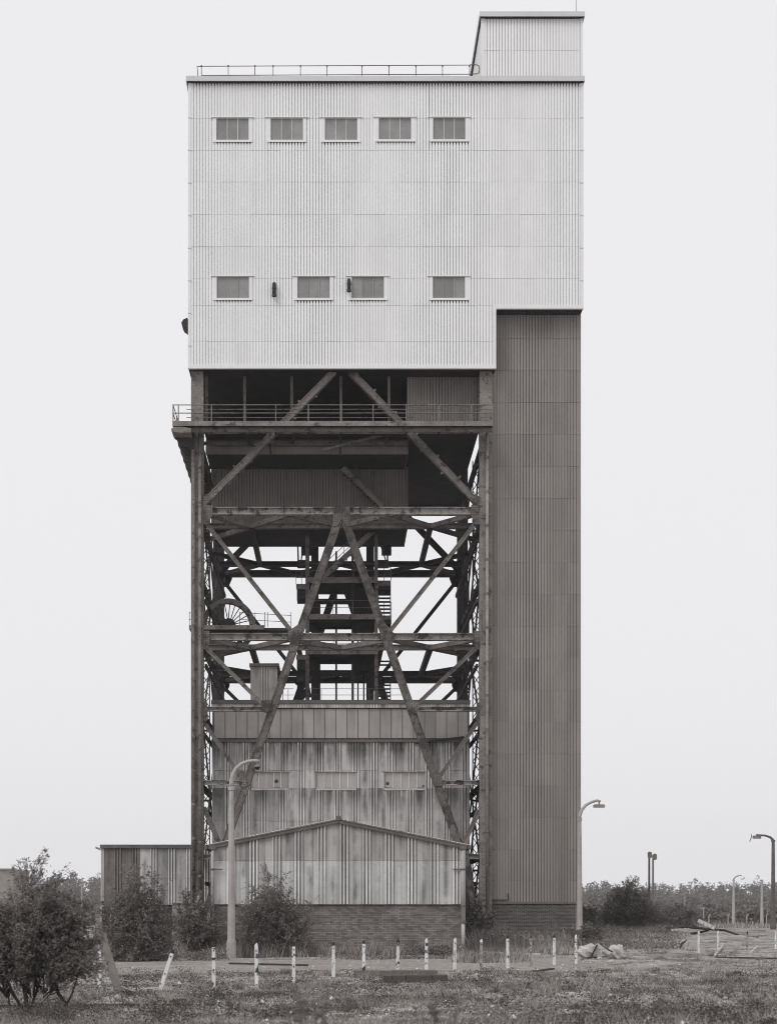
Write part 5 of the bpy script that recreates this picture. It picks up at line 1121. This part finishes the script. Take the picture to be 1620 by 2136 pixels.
for (px0, px1, Ya, Yb, nn, hmax) in ((975, 1215, 74, 85, 9000, .9), (840, 975, 63.5, 66.8, 5500, .45), (640, 840, 65, 67, 1800, .3), (200, 400, 60, 78, 5000, .9), (1190, 1440, 72, 98, 12000, .6), (380, 480, 58, 63, 1500, .4), (640, 980, 60.5, 64, 1500, .15), (395, 445, 68, 84, 3000, 1.3)):
    y = rng.uniform(Ya, Yb, nn); x = (rng.uniform(px0, px1, nn) - VX) * y / F; c = vnoise(x, y, 0.8, 13); e = (x * F / y + VX - px0) / (px1 - px0); k = (c > .35) & free(x, y) & (rng.uniform(0, 1, nn) < np.clip(5.5 * np.minimum(e, 1 - e), 0, 1)); x, y, c = x[k], y[k], c[k]
    lv.append(np.stack([x, y, gz(x, y) + rng.uniform(0.02, 1, len(x)) * hmax * (0.2 + c)], 1))
link(tag(bpy.data.objects.new('weed_leaves', npmesh('weed_leaves', leaves(np.concatenate(lv), 0.05, rng=rng), 4, M['leaf_pale'])), 'leafy weeds along the foot of the buildings', None, None, 'stuff'))
# pebbles and scraps
n = 1500; y = 1 / rng.uniform(1 / 75., 1 / 22., n); x = (rng.uniform(-20, 1640, n) - VX) * y / F; k = free(x, y); x, y = x[k], y[k]
pts = np.stack([x, y, gz(x, y) + 0.012], 1); s_ = rng.uniform(.010, .045, (len(x), 1)) ; s_[:40] *= 2.4
tri = []
for a, b, c in (((1, 0, 0), (0, 1, 0), (0, 0, .8)), ((0, 1, 0), (-1, 0, 0), (0, 0, .8)), ((-1, 0, 0), (0, -1, 0), (0, 0, .8)), ((0, -1, 0), (1, 0, 0), (0, 0, .8))):
    tri.append(np.stack([pts + np.array(v) * s_ for v in (a, b, c)], 1))
link(tag(bpy.data.objects.new('pebbles', npmesh('pebbles', np.stack(tri, 1).reshape(-1, 3), 3, M['stone'])), 'scattered pale pebbles and scraps', None, None, 'stuff'))
# weeds close to the lens, out of focus
for i, (px, py, lab) in enumerate(((672, 2052, 'blurred broad-leaved weed close to the lens at the bottom middle'), (905, 2078, 'blurred weed close to the lens right of the middle of the picture'), (640, 2098, 'blurred low weed close to the lens just left of the larger one'))):
    Yw = 11.5 + i; c = P(px, 2150, Yw); t = thing('near_weed', (c.x, c.y, gzs(c.x, c.y)), lab, 'weed', 'weeds close to the lens')
    rg = np.random.default_rng(90 + i); q = c + Vector((0, 0, (2150 - py) * Yw / F)); zt_ = q.z
    for j in range(12):
        tip = Vector((c.x + rg.normal() * .13, c.y + rg.normal() * .1, zt_ - abs(rg.normal()) * .05)); b = Vector((c.x + rg.normal() * .03, c.y, gzs(c.x, c.y)))
        MB().tube([b, b.lerp(tip, .6), tip], [.006, .005, .002], 5).build('stem', M['leaf_pale'], t)
        for l in range(4):
            a = rg.uniform(0, 6.28); p0 = b.lerp(tip, .82 + .055 * l); d = Vector((math.cos(a), math.sin(a) * .6, .35)).normalized(); s2 = d.cross(Vector((0, 0, 1))).normalized(); Ln = rg.uniform(.07, .14)
            MB().add([p0, p0 + d * Ln * .5 + s2 * Ln * .28, p0 + d * Ln + Vector((0, 0, -.015)), p0 + d * Ln * .5 - s2 * Ln * .28, p0 + d * Ln * .5 + Vector((0, 0, .008))], [(0, 1, 4), (1, 2, 4), (2, 3, 4), (3, 0, 4)]).build('leaf', M['leaf_pale'], t)
print('objects', len(bpy.data.objects))
